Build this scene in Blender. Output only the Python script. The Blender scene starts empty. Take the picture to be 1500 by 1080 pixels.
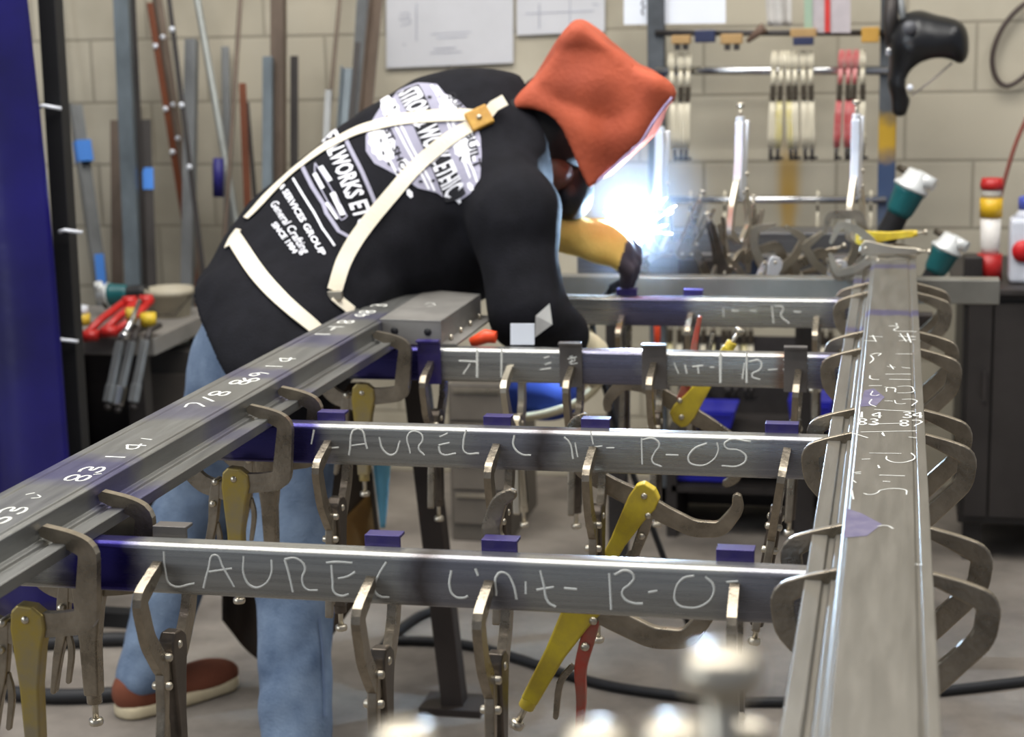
import bpy, bmesh, math, random
import numpy as np
from mathutils import Vector, Matrix
from mathutils.bvhtree import BVHTree
random.seed(7); np.random.seed(7)
D = bpy.data; COL = bpy.context.scene.collection
# ---------------------------------------------------------------- camera geometry (a plain perspective camera)
F = 2590.0
def nrm(v): v = np.array(v, float); return v/np.linalg.norm(v)
_dY = nrm([570, -550, F]); _dX = nrm([12018, 243, -F]); _dX = nrm(_dX-_dY*_dX.dot(_dY)); _dU = np.cross(_dX, _dY)
if _dU[1] > 0: _dU = -_dU
CM = np.array([_dX, _dY, _dU]); CP = np.array([0, 0, 1.55])
def atY(u, v, y):                        # point of the plane Y=y seen at (u,v) of the photograph
    r = CM@np.array([(u-750)/F, (v-540)/F, 1.]); return Vector(CP+r*((y-CP[1])/r[1]))
def atZ(u, v, z):
    r = CM@np.array([(u-750)/F, (v-540)/F, 1.]); return Vector(CP+r*((z-CP[2])/r[2]))
def ray(u, v): return Vector(nrm(CM@np.array([(u-750)/F, (v-540)/F, 1.])))
def V(*a): return Vector(a)
# ---------------------------------------------------------------- materials
def lin(c):
    return tuple([((x/255)/12.92 if x/255 <= .04045 else ((x/255+.055)/1.055)**2.4) for x in c])+(1,)
_mc = {}
def mat(name, c, rough=.5, metal=0., var=.15, scale=8., bump=.0, bscale=60., coat=0., c2=None, stretch=None, emit=None, sheen=0, alpha=None, trans=0, spec=.5):
    if name in _mc: return _mc[name]
    m = D.materials.new(name); m.use_nodes = True; nt = m.node_tree; N = nt.nodes; L = nt.links
    b = N['Principled BSDF']; b.inputs['Roughness'].default_value = rough; b.inputs['Metallic'].default_value = metal
    b.inputs['Specular IOR Level'].default_value = spec
    if coat: b.inputs['Coat Weight'].default_value = coat
    if sheen: b.inputs['Sheen Weight'].default_value = sheen
    if trans: b.inputs['Transmission Weight'].default_value = trans
    tc = N.new('ShaderNodeTexCoord'); mp = N.new('ShaderNodeMapping'); L.new(tc.outputs['Object'], mp.inputs[0])
    if stretch: mp.inputs['Scale'].default_value = stretch
    nz = N.new('ShaderNodeTexNoise'); nz.inputs['Scale'].default_value = scale; nz.inputs['Detail'].default_value = 6; nz.inputs['Roughness'].default_value = .62
    L.new(mp.outputs[0], nz.inputs['Vector'])
    mr = N.new('ShaderNodeMapRange'); mr.inputs['From Min'].default_value = .32; mr.inputs['From Max'].default_value = .68
    L.new(nz.outputs['Fac'], mr.inputs['Value'])
    mx = N.new('ShaderNodeMix'); mx.data_type = 'RGBA'
    a = lin(c)
    if c2 is None:
        mx.inputs['A'].default_value = tuple([x*(1-var) for x in a[:3]])+(1,); mx.inputs['B'].default_value = tuple([min(1, x*(1+var)) for x in a[:3]])+(1,)
    else:
        mx.inputs['A'].default_value = a; mx.inputs['B'].default_value = lin(c2)
    L.new(mr.outputs[0], mx.inputs['Factor']); L.new(mx.outputs['Result'], b.inputs['Base Color'])
    if metal > 0:
        r2 = N.new('ShaderNodeMapRange'); r2.inputs['To Min'].default_value = max(.05, rough-.1); r2.inputs['To Max'].default_value = min(1, rough+.12)
        L.new(nz.outputs['Fac'], r2.inputs['Value']); L.new(r2.outputs[0], b.inputs['Roughness'])
    if bump:
        n2 = N.new('ShaderNodeTexNoise'); n2.inputs['Scale'].default_value = bscale; n2.inputs['Detail'].default_value = 4
        L.new(mp.outputs[0], n2.inputs['Vector'])
        bp = N.new('ShaderNodeBump'); bp.inputs['Strength'].default_value = bump; bp.inputs['Distance'].default_value = .01
        L.new(n2.outputs['Fac'], bp.inputs['Height']); L.new(bp.outputs[0], b.inputs['Normal'])
    if emit:
        b.inputs['Emission Color'].default_value = lin(emit[0]); b.inputs['Emission Strength'].default_value = emit[1]
    m['mix'] = mx.name
    _mc[name] = m; return m
def dyed(name, base, patches, dye=(38, 28, 120), extra=(), axis='X', **kw):
    """steel with patches of layout dye: (centre, half width, softness, strength) along one object axis"""
    m = mat(name, base, **kw); nt = m.node_tree; N = nt.nodes; L = nt.links; b = N['Principled BSDF']
    src = N[m['mix']].outputs['Result']
    tc = N.new('ShaderNodeTexCoord'); sp = N.new('ShaderNodeSeparateXYZ'); L.new(tc.outputs['Object'], sp.inputs[0])
    nz = N.new('ShaderNodeTexNoise'); nz.inputs['Scale'].default_value = 18; nz.inputs['Detail'].default_value = 5; L.new(tc.outputs['Object'], nz.inputs['Vector'])
    for col, plist in ((dye, patches),)+tuple(extra):
        for (c, hw, soft, stg) in plist:
            s = N.new('ShaderNodeMath'); s.operation = 'SUBTRACT'; L.new(sp.outputs[axis], s.inputs[0]); s.inputs[1].default_value = c
            w = N.new('ShaderNodeMath'); w.operation = 'MULTIPLY_ADD'; L.new(nz.outputs['Fac'], w.inputs[0]); w.inputs[1].default_value = soft*1.6; L.new(s.outputs[0], w.inputs[2])
            w2 = N.new('ShaderNodeMath'); w2.operation = 'SUBTRACT'; L.new(w.outputs[0], w2.inputs[0]); w2.inputs[1].default_value = soft*.8
            a = N.new('ShaderNodeMath'); a.operation = 'ABSOLUTE'; L.new(w2.outputs[0], a.inputs[0])
            mr = N.new('ShaderNodeMapRange'); mr.inputs['From Min'].default_value = hw+soft*.5; mr.inputs['From Max'].default_value = max(0, hw-soft*.5)
            mr.inputs['To Min'].default_value = 0; mr.inputs['To Max'].default_value = stg
            L.new(a.outputs[0], mr.inputs['Value'])
            mx = N.new('ShaderNodeMix'); mx.data_type = 'RGBA'; L.new(mr.outputs[0], mx.inputs['Factor']); L.new(src, mx.inputs['A']); mx.inputs['B'].default_value = lin(col)
            src = mx.outputs['Result']
    L.new(src, b.inputs['Base Color'])
    return m
# ---------------------------------------------------------------- mesh building
class MB:
    def __init__(s): s.v = []; s.f = []; s.sm = []
    def add(s, vs, fs, sm=False):
        o = len(s.v); s.v += [tuple(p) for p in vs]; s.f += [tuple(o+i for i in f) for f in fs]; s.sm += [sm]*len(fs); return s
    def box(s, c, d, M=None):
        c = Vector(c); h = Vector(d)*.5; vs = [Vector((x*h.x, y*h.y, z*h.z)) for x in (-1, 1) for y in (-1, 1) for z in (-1, 1)]
        vs = [(M@p if M else p)+c for p in vs]
        return s.add(vs, [(0, 1, 3, 2), (4, 6, 7, 5), (0, 4, 5, 1), (2, 3, 7, 6), (0, 2, 6, 4), (1, 5, 7, 3)])
    def tube(s, path, r, n=10, caps=True, sm=True):
        P = [Vector(p) for p in path]; rs = r if isinstance(r, (list, tuple)) else [r]*len(P)
        vs = []; T0 = None; up = None
        for i, p in enumerate(P):
            t = (P[min(i+1, len(P)-1)]-P[max(i-1, 0)]).normalized()
            if up is None:
                up = t.orthogonal().normalized()
            else:
                up = (up-t*up.dot(t)); up = up.normalized() if up.length > 1e-6 else t.orthogonal().normalized()
            w = t.cross(up)
            for k in range(n):
                a = 2*math.pi*k/n; vs.append(p+(up*math.cos(a)+w*math.sin(a))*rs[i])
        fs = [(i*n+k, i*n+(k+1) % n, (i+1)*n+(k+1) % n, (i+1)*n+k) for i in range(len(P)-1) for k in range(n)]
        s.add(vs, fs, sm)
        if caps: s.add(vs[:n], [tuple(range(n))[::-1]]); s.add(vs[-n:], [tuple(range(n))])
        return s
    def bar(s, a, b, w, h, up=(0, 0, 1), ang=False):   # rectangular bar between two points
        a = Vector(a); b = Vector(b); t = (b-a).normalized(); up = Vector(up); x = t.cross(up)
        x = x.normalized() if x.length > 1e-4 else Vector((1, 0, 0)); y = x.cross(t)
        prof = [(-w/2, -h/2), (w/2, -h/2), (w/2, h/2), (-w/2, h/2)]
        if ang: e = min(w, h)*.16; prof = [(-w/2, -h/2), (w/2, -h/2), (w/2, -h/2+e), (-w/2+e, -h/2+e), (-w/2+e, h/2), (-w/2, h/2)]
        n = len(prof); vs = [p+x*q[0]+y*q[1] for p in (a, b) for q in prof]
        return s.add(vs, [tuple(range(n))[::-1], tuple(range(n, 2*n))]+[(i, (i+1) % n, n+(i+1) % n, n+i) for i in range(n)])
    def prism(s, poly, t, fr):       # 2D outline, thickness t, fr(x,y,z)->Vector
        n = len(poly); vs = [fr(p[0], p[1], z) for z in (-t/2, t/2) for p in poly]
        return s.add(vs, [tuple(range(n))[::-1], tuple(range(n, 2*n))]+[(i, (i+1) % n, n+(i+1) % n, n+i) for i in range(n)])
    def lathe(s, prof, c, ax=(0, 0, 1), n=20, sm=True):
        ax = Vector(ax).normalized(); x = ax.orthogonal().normalized(); y = ax.cross(x); c = Vector(c)
        vs = [c+ax*z+(x*math.cos(2*math.pi*k/n)+y*math.sin(2*math.pi*k/n))*r for r, z in prof for k in range(n)]
        m = len(prof); fs = [(i*n+k, i*n+(k+1) % n, (i+1)*n+(k+1) % n, (i+1)*n+k) for i in range(m-1) for k in range(n)]
        s.add(vs, fs, sm); s.add(vs[:n], [tuple(range(n))[::-1]]); s.add(vs[-n:], [tuple(range(n))]); return s
    def ico(s, c, r, n=12):
        prof = [(max(1e-4, r*math.sin(math.pi*i/n)), -r*math.cos(math.pi*i/n)) for i in range(n+1)]
        return s.lathe(prof, c, n=n+4)
    def build(s, name, m, parent=None, bevel=0, segs=2, origin=None, wn=False):
        me = D.meshes.new(name)
        vs = s.v
        o = D.objects.new(name, me)
        if origin is not None: vs = [tuple(Vector(p)-Vector(origin)) for p in vs]; o.location = origin
        me.from_pydata(vs, [], s.f); me.polygons.foreach_set('use_smooth', s.sm); me.update()
        bm = bmesh.new(); bm.from_mesh(me); bmesh.ops.remove_doubles(bm, verts=bm.verts, dist=1e-6); bmesh.ops.recalc_face_normals(bm, faces=bm.faces); bm.to_mesh(me); bm.free()
        me.materials.append(m); COL.objects.link(o)
        if parent is not None:
            o.parent = parent
            if origin is not None or parent.get('_abs'): o.matrix_parent_inverse = parent.matrix_world.inverted() if parent.get('_abs') else Matrix()
        if bevel:
            b = o.modifiers.new('bevel', 'BEVEL'); b.width = bevel; b.segments = segs; b.limit_method = 'ANGLE'; b.angle_limit = .6; b.harden_normals = False
        return o
def tag(o, label, cat, group=None, kind=None):
    if label: o['label'] = label
    if cat: o['category'] = cat
    if group: o['group'] = group
    if kind: o['kind'] = kind
    return o
def empty(name, loc, label=None, cat=None, group=None, rot=None):
    o = D.objects.new(name, None); COL.objects.link(o); o.empty_display_size = .05
    M = Matrix.Translation(Vector(loc))
    if rot is not None: M = M@rot.to_4x4()
    o.matrix_world = M; tag(o, label, cat, group); return o
def sub(parent, o):               # parent keeping world coordinates of an object built in world space
    o.parent = parent; o.matrix_parent_inverse = parent.matrix_basis.inverted(); return o
def copy_tree(o, parent=None):
    c = o.copy(); COL.objects.link(c)
    if parent is not None: c.parent = parent
    for ch in KIDS.get(o.name, []):
        copy_tree(ch, c)
    return c
KIDS = {}
def reg(root):
    for o in [root]+list(root.children_recursive): KIDS[o.name] = list(o.children)
def cr(pts, k=6):                    # Catmull-Rom through points of any dimension
    P = [np.array(p, float) for p in pts]; P = [2*P[0]-P[1]]+P+[2*P[-1]-P[-2]]; out = []
    for i in range(1, len(P)-2):
        for j in range(k):
            t = j/k; a, b, c, d = P[i-1:i+3]
            out.append(.5*((2*b)+(c-a)*t+(2*a-5*b+4*c-d)*t*t+(3*b-a-3*c+d)*t**3))
    out.append(P[-2]); return out
def fil(pts, r=.013, k=4):          # polyline with rounded corners
    P = [np.array(p, float) for p in pts]; out = [P[0]]
    for a, b, c in zip(P, P[1:], P[2:]):
        la = np.linalg.norm((a-b)[:2]); lc = np.linalg.norm((c-b)[:2]); p = b+(a-b)*min(.48, r/la); q = b+(c-b)*min(.48, r/lc)
        for i in range(k+1): t = i/k; out.append(p*(1-t)**2+2*b*t*(1-t)+q*t*t)
    return out+[P[-1]]
def strip(pts, k=4, rnd=False):      # outline of a strip (x, y, width) -> polygon
    C = fil(pts) if rnd else cr(pts, k); L = []; R = []
    for i, p in enumerate(C):
        t = C[min(i+1, len(C)-1)][:2]-C[max(i-1, 0)][:2]; t = t/np.linalg.norm(t); n = np.array([-t[1], t[0]])
        L.append(p[:2]+n*p[2]/2); R.append(p[:2]-n*p[2]/2)
    e = C[-1]; t = C[-1][:2]-C[-2][:2]; t = t/np.linalg.norm(t)
    return [tuple(q) for q in L]+[tuple(e[:2]+t*e[2]*.3)]+[tuple(q) for q in R[::-1]]
# ---------------------------------------------------------------- implicit surfaces
def smin(a, b, k):
    h = np.clip(.5+.5*(b-a)/k, 0, 1); return b*(1-h)+a*h-k*h*(1-h)
def cap(P, a, b, ra, rb):
    a = np.array(a, float); b = np.array(b, float); d = b-a; t = np.clip(((P-a)@d)/d.dot(d), 0, 1)
    return np.linalg.norm(P-a-t[:, None]*d, axis=1)-(ra+(rb-ra)*t)
def ell(P, c, R, r):                 # R rows = axes
    q = (P-np.array(c, float))@np.array(R, float).T; r = np.array(r, float)
    k0 = np.linalg.norm(q/r, axis=1); k1 = np.linalg.norm(q/(r*r), axis=1)+1e-9; return k0*(k0-1)/k1
def rbx(P, c, R, h, rad):
    q = np.abs((P-np.array(c, float))@np.array(R, float).T)-(np.array(h, float)-rad)
    return np.linalg.norm(np.maximum(q, 0), axis=1)+np.minimum(q.max(axis=1), 0)-rad
def snet(fn, lo, hi, h):
    lo = np.array(lo, float); hi = np.array(hi, float); n = np.ceil((hi-lo)/h).astype(int)+1
    ax = [lo[i]+h*np.arange(n[i]) for i in range(3)]
    G = np.stack(np.meshgrid(*ax, indexing='ij'), -1).reshape(-1, 3); val = np.empty(len(G))
    for i in range(0, len(G), 400000): val[i:i+400000] = fn(G[i:i+400000])
    S = val.reshape(n); ins = S < 0
    m = n-1; acc = np.zeros((*m, 3)); cnt = np.zeros(m)
    corner = [(0, 0, 0), (1, 0, 0), (0, 1, 0), (1, 1, 0), (0, 0, 1), (1, 0, 1), (0, 1, 1), (1, 1, 1)]
    def sl(A, c): return A[c[0]:c[0]+m[0], c[1]:c[1]+m[1], c[2]:c[2]+m[2]]
    for a in range(8):
        for b in range(a+1, 8):
            ca = corner[a]; cb = corner[b]
            if sum(abs(x-y) for x, y in zip(ca, cb)) != 1: continue
            va = sl(S, ca); vb = sl(S, cb); x = (va < 0) != (vb < 0)
            t = np.where(x, va/np.where(x, va-vb, 1), 0)
            for k in range(3): acc[..., k] += np.where(x, ca[k]+(cb[k]-ca[k])*t, 0)
            cnt += x
    act = cnt > 0; idx = -np.ones(m, int); idx[act] = np.arange(act.sum())
    ijk = np.argwhere(act); vs = lo+h*(ijk+acc[act]/cnt[act][:, None]); quads = []
    for k in range(3):
        u, w = (k+1) % 3, (k+2) % 3
        s0 = [slice(None)]*3; s1 = [slice(None)]*3; s0[k] = slice(0, n[k]-1); s1[k] = slice(1, n[k])
        A = ins[tuple(s0)]; B = ins[tuple(s1)]; e = np.argwhere(A != B)
        e = e[(e[:, u] > 0) & (e[:, w] > 0) & (e[:, u] < m[u]) & (e[:, w] < m[w])]
        fl = A[tuple(e.T)]
        def c(du, dw): q = e.copy(); q[:, u] -= du; q[:, w] -= dw; return idx[tuple(q.T)]
        Q = np.stack([c(1, 1), c(0, 1), c(0, 0), c(1, 0)], 1); Q[~fl] = Q[~fl][:, ::-1]; quads.append(Q)
    Q = np.concatenate(quads)
    return vs, Q
def organic(name, fn, lo, hi, h, m, parent=None, smooth=2):
    vs, Q = snet(fn, lo, hi, h); me = D.meshes.new(name); me.from_pydata(vs.tolist(), [], Q.tolist())
    me.polygons.foreach_set('use_smooth', [True]*len(me.polygons)); me.materials.append(m); me.update()
    o = D.objects.new(name, me); COL.objects.link(o)
    if smooth:
        bm = bmesh.new(); bm.from_mesh(me)
        for _ in range(smooth): bmesh.ops.smooth_vert(bm, verts=bm.verts, factor=.5, use_axis_x=True, use_axis_y=True, use_axis_z=True)
        bm.to_mesh(me); bm.free()
    if parent is not None: sub(parent, o)
    return o
def wr(P, f1, f2, seed):           # cloth wrinkle field
    r = np.random.RandomState(seed); o = 0
    for i in range(6):
        d = nrm(r.randn(3)); o = o+np.sin(P@d*(f1+(f2-f1)*r.rand())+r.rand()*6+1.5*np.sin(P@nrm(r.randn(3))*f1*.7))
    return o/6
def ribbon(pts, nrmls, w, th):      # flat band along pts with surface normals
    mb = MB(); vs = []; P = [Vector(p) for p in pts]; n = len(P)
    ws = w if isinstance(w, (list, tuple)) else [w]*n
    for i in range(n):
        t = (P[min(i+1, n-1)]-P[max(i-1, 0)]).normalized(); N_ = Vector(nrmls[i]).normalized(); s = t.cross(N_).normalized()
        for a, b in ((-1, 0), (-1, 1), (1, 1), (1, 0)): vs.append(P[i]+s*a*ws[i]/2+N_*(th*b))
    fs = [(i*4+k, i*4+(k+1) % 4, i*4+4+(k+1) % 4, i*4+4+k) for i in range(n-1) for k in range(4)]+[(0, 1, 2, 3), (n*4-4, n*4-1, n*4-2, n*4-3)]
    return mb.add(vs, fs)
# ================================================================ materials in use
STEEL = dict(rough=.42, metal=.8, var=.16, scale=6, stretch=(.6, 12, 12), bump=.04, bscale=120)
m_rail = mat('rail_steel', (158, 155, 148), rough=.5, metal=.62, var=.14, scale=7, stretch=(8, .8, 8), bump=.05)
m_clamp = mat('clamp_steel', (146, 136, 120), rough=.28, metal=.85, var=.3, scale=22, bump=.08, bscale=150)
m_clampd = mat('clamp_dark_steel', (92, 84, 76), rough=.38, metal=.85, var=.3, scale=22)
m_chrome = mat('chrome', (205, 205, 205), rough=.2, metal=1, var=.1)
m_nickel = mat('nickel', (190, 182, 165), rough=.3, metal=.9, var=.15)
m_yel = mat('worn_yellow_paint', (150, 138, 112), c2=(176, 150, 50), rough=.42, metal=.6, scale=16)
m_yel2 = mat('yellow_paint', (214, 190, 46), c2=(186, 160, 60), rough=.45, scale=30)
m_red = mat('worn_red_paint', (190, 62, 44), c2=(150, 110, 92), rough=.45, metal=.2, scale=20)
m_chalk = mat('chalk', (222, 222, 214), rough=.95, var=.1)
m_dye = mat('dyed_steel', (50, 40, 112), c2=(78, 70, 112), rough=.4, metal=.55, scale=30)
m_dark = mat('dark_steel', (66, 62, 60), rough=.5, metal=.6, var=.25)
m_black = mat('black_rubber', (24, 24, 26), rough=.6)
# ================================================================ room
def wall_mat():
    m = D.materials.new('painted_block'); m.use_nodes = True; nt = m.node_tree; N = nt.nodes; L = nt.links; b = N['Principled BSDF']; b.inputs['Roughness'].default_value = .75
    tc = N.new('ShaderNodeTexCoord'); sp = N.new('ShaderNodeSeparateXYZ'); L.new(tc.outputs['Object'], sp.inputs[0])
    cb = N.new('ShaderNodeCombineXYZ'); L.new(sp.outputs['X'], cb.inputs[0]); L.new(sp.outputs['Z'], cb.inputs[1])
    br = N.new('ShaderNodeTexBrick'); L.new(cb.outputs[0], br.inputs['Vector']); br.inputs['Scale'].default_value = 1
    br.inputs['Brick Width'].default_value = .412; br.inputs['Row Height'].default_value = .2085; br.inputs['Mortar Size'].default_value = .006; br.inputs['Mortar Smooth'].default_value = .4
    br.inputs['Color1'].default_value = lin((196, 188, 168)); br.inputs['Color2'].default_value = lin((188, 180, 160)); br.inputs['Mortar'].default_value = lin((162, 154, 136))
    nz = N.new('ShaderNodeTexNoise'); nz.inputs['Scale'].default_value = 2.2; nz.inputs['Detail'].default_value = 7; L.new(tc.outputs['Object'], nz.inputs['Vector'])
    mr = N.new('ShaderNodeMapRange'); mr.inputs['From Min'].default_value = .42; mr.inputs['From Max'].default_value = .75; mr.inputs['To Max'].default_value = .85; L.new(nz.outputs['Fac'], mr.inputs['Value'])
    mx = N.new('ShaderNodeMix'); mx.data_type = 'RGBA'; L.new(mr.outputs[0], mx.inputs['Factor']); L.new(br.outputs['Color'], mx.inputs['A']); mx.inputs['B'].default_value = lin((142, 134, 116))
    # ochre stains where rust has run down the paint
    src = mx.outputs['Result']
    for (x0, z0, hx, hz) in STAINS:
        ds = []
        for ax, c, h in (('X', x0, hx), ('Z', z0, hz)):
            s = N.new('ShaderNodeMath'); s.operation = 'SUBTRACT'; L.new(sp.outputs[ax], s.inputs[0]); s.inputs[1].default_value = c
            a = N.new('ShaderNodeMath'); a.operation = 'ABSOLUTE'; L.new(s.outputs[0], a.inputs[0])
            r = N.new('ShaderNodeMapRange'); r.inputs['From Min'].default_value = h; r.inputs['From Max'].default_value = h*.3; L.new(a.outputs[0], r.inputs['Value']); ds.append(r)
        mu = N.new('ShaderNodeMath'); mu.operation = 'MULTIPLY'; L.new(ds[0].outputs[0], mu.inputs[0]); L.new(ds[1].outputs[0], mu.inputs[1])
        m2 = N.new('ShaderNodeMath'); m2.operation = 'MULTIPLY'; L.new(mu.outputs[0], m2.inputs[0]); m2.inputs[1].default_value = .75
        x2 = N.new('ShaderNodeMix'); x2.data_type = 'RGBA'; L.new(m2.outputs[0], x2.inputs['Factor']); L.new(src, x2.inputs['A']); x2.inputs['B'].default_value = lin((178, 142, 62)); src = x2.outputs['Result']
    L.new(src, b.inputs['Base Color'])
    bp = N.new('ShaderNodeBump'); bp.inputs['Strength'].default_value = .5; bp.inputs['Distance'].default_value = .006; L.new(br.outputs['Fac'], bp.inputs['Height']); bp.invert = True; L.new(bp.outputs[0], b.inputs['Normal'])
    return m
WY = 5.6
p = atY(1155, 265, WY); q = atY(1155, 300, WY); STAINS = [(p.x-.02, p.z-2.0845, .05, .15), (p.x-.02, p.z-2.0845-.1, .03, .2)]
# wall: joints at z = 1.454, 1.25, 1.045 as read off the photo
w = MB().box((-1.0, 0, 0), (9, .2, 4.2)).build('wall_back', wall_mat()); w.location = (.02, WY+.1, 1.2505-.2085*6+.0); w.location.z = 1.2505-.2085*6+2.085-.0
w['kind'] = 'structure'
for vv in w.data.vertices: pass
fm = mat('concrete', (142, 134, 124), c2=(98, 91, 84), rough=.7, scale=3.5, bump=.15, bscale=30)
o = MB().box((-1, 2.3, -.05), (9, 8.4, .1)).build('floor', fm); o['kind'] = 'structure'
# ================================================================ the steel frame on the stands
RX = lambda y: -.005                                  # centre line of the right rail
def LXi(y): return -1.0198+.0295*(y-1.8156)          # inner top edge of the left rail
LX = lambda y: LXi(y)-.0525
RT, RB = .95, .90
def rail_profile(s):      # s=+1 lip on the +x side
    pr = [(-.05, RT), (-.038, RT), (-.0365, RT-.0025), (-.0335, RT-.0025), (-.032, RT), (.0425, RT), (.044, RT-.003), (.0465, RT-.003), (.05, RT-.005), (.05, .918), (.058, .917), (.060, .9125), (.066, .9125), (.068, .916), (.086, .916), (.087, .9145), (.087, RB), (-.05, RB)]
    return pr
def rail(name, a, b, s, m):
    a = Vector(a); b = Vector(b); t = (b-a).normalized(); x = Vector((t.y, -t.x, 0)).normalized()*s
    mb = MB(); pr = rail_profile(s); n = len(pr)
    vs = [Vector((p.x, p.y, 0))+x*q[0]+V(0, 0, q[1]) for p in (a, b) for q in pr]
    org = Vector((a.x, a.y, RT)); mb.add(vs, [tuple(range(n))[::-1], tuple(range(n, 2*n))]+[(i, (i+1) % n, n+(i+1) % n, n+i) for i in range(n)])
    o = mb.build(name, m, bevel=.0012, origin=org); return o
PRL = [(2.2, .05, .05, .8), (2.62, .035, .04, .55), (3.05, .04, .05, .6), (1.95, .03, .03, .5)]
m_rl = dyed('left_rail_steel', (130, 130, 127), [(y-.5, hw, s, g) for y, hw, s, g in [(2.12, .06, .05, .5), (2.47, .05, .05, .3), (2.75, .04, .04, .4), (3.05, .05, .05, .4), (3.3, .04, .04, .35)]], axis='Y', rough=.4, metal=.78, var=.14, scale=7, stretch=(8, .8, 8), bump=.05)
m_rr = dyed('right_rail_steel', (120, 116, 108), [(y-.5, hw, s, g) for y, hw, s, g in [(4.02, .03, .03, .5), (3.42, .03, .03, .55)]], axis='Y', rough=.42, metal=.75, var=.12, scale=7, stretch=(8, .8, 8), bump=.05)
rr = rail('steel_rail', (-.005, .5, 0), (-.005, 4.22, 0), -1, m_rr)
tag(rr, 'wide steel rail with soapstone letters running away from the camera on the right', 'steel rail', 'long rails of the frame')
rl = rail('steel_rail', (LX(.5), .5, 0), (LX(3.66), 3.66, 0), 1, m_rl)
tag(rl, 'long steel rail with white chalk numbers crossing the left side of the picture', 'steel rail', 'long rails of the frame')
# blue dye smears that do not span the whole rail: thin dye skins on the right rail
def smear(parent, pts, name='layout_dye', z=RT+.0004):
    P = [atZ(u, v, z) for u, v in pts]; mb = MB(); mb.add(P, [tuple(range(len(P)))]); o = mb.build(name, m_dye2); return sub(parent, o)
m_dye2 = mat('dye_skin', (84, 78, 114), c2=(116, 110, 130), rough=.5, metal=.3, scale=30)
smear(rr, [(1240, 745), (1262, 752), (1292, 768), (1270, 785), (1236, 788)])
smear(rr, [(1266, 572), (1280, 569), (1296, 582), (1284, 594), (1260, 596)])
BY = [1.986, 2.624, 3.26, 3.88]; BH = .066; BW = .036
bars = []
XR = -.08; 
# dye patches per bar: photo u-ranges on the front face
PU = [[(95, 205, 1), (595, 760, .3), (1070, 1190, .3)], [(330, 470, .95), (690, 820, .3), (1110, 1190, .3)], [(520, 640, .95), (840, 945, .55), (1190, 1230, .6)], [(905, 1010, .7), (1215, 1250, .5)]]
blab = ['nearest cross tube chalked LAUREL Unit R-05, dyed blue at its left end', 'second cross tube from the camera, chalked LAUREL Unit R-05', 'third cross tube from the camera, with upright chalk lines and dark tabs on its front', 'farthest cross tube of the frame, just in front of the sparks']
for i, y in enumerate(BY):
    x0 = LX(y)-.045; x1 = .04
    if i == 3: x0 = -.86
    yf = y-BW/2
    pat = []
    for ua, ub, g in PU[i]:
        xa = atY(ua, 860 if i == 0 else 650, yf).x; xb = atY(ub, 860 if i == 0 else 650, yf).x; pat.append(((xa+xb)/2, (xb-xa)/2, .035, g))
    heat = [((60, 50, 42), [(atY(622 if i == 0 else 800, 830, yf).x, .012, .04, .75)])] if i < 2 else [((120, 84, 60), [(atY(1146, 540, yf).x, .012, .02, .7)])] if i == 2 else []
    m = dyed('cross_tube_steel_%d' % i, (156, 156, 152), pat, extra=heat, dye=(38, 32, 98), rough=.26, metal=.78, var=.16, scale=5, stretch=(.5, 9, 26), bump=.03)
    z0 = .9-BH; r = .0085; prof = []
    FAC = [(-BW/2+.0085, BH), (-BW/2+.0065, BH-.0003), (-BW/2+.0006, BH-.0052), (-BW/2, BH-.0075)]
    for cx, cz, a0 in ((BW/2-r, BH-r, 0), (-BW/2+r, BH-r, 90), (-BW/2+r, r, 180), (BW/2-r, r, 270)):
        if a0 == 90: prof += FAC; continue
        for k in range(7): a = math.radians(a0+k*15); prof.append((cx+r*math.cos(a), cz+r*math.sin(a)))
    n = len(prof); mb = MB(); vs = [V(x, q[0], q[1]) for x in (x0, x1) for q in prof]
    mb.add(vs, [(k, (k+1) % n, n+(k+1) % n, n+k) for k in range(n)], True); mb.add(vs, [tuple(range(n)), tuple(range(n, 2*n))])
    o = mb.build('cross_tube', m); o.location = (0, y, z0)
    bv = o.modifiers.new('es', 'EDGE_SPLIT'); bv.split_angle = .9
    tag(o, blab[i], 'steel tube', 'cross tubes of the frame'); bars.append(o)
# ---------------------------------------------------------------- chalk writing
def _curve(name, S, conv, n, w, m):
    cu = D.curves.new(name, 'CURVE'); cu.dimensions = '3D'; cu.bevel_depth = w; cu.bevel_resolution = 1; cu.resolution_u = 5
    for st in S:
        P = [conv(u, v) for u, v in st]; sp = cu.splines.new('BEZIER'); sp.bezier_points.add(len(P)-1)
        for bp, q in zip(sp.bezier_points, P): bp.co = q; bp.handle_left_type = bp.handle_right_type = 'AUTO'; bp.radius = random.uniform(.75, 1.15)
    t = D.objects.new(name+'_tmp', cu); COL.objects.link(t); bpy.context.view_layer.update()
    me = D.meshes.new_from_object(t.evaluated_get(bpy.context.evaluated_depsgraph_get())); D.objects.remove(t)
    c0 = conv(*S[0][0])
    for vx in me.vertices: d = (vx.co-c0).dot(n); vx.co = vx.co-n*d*.8      # flatten into the surface
    me.materials.clear(); me.materials.append(m or m_chalk); me.name = name
    o = D.objects.new(name, me); COL.objects.link(o); return o
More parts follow.
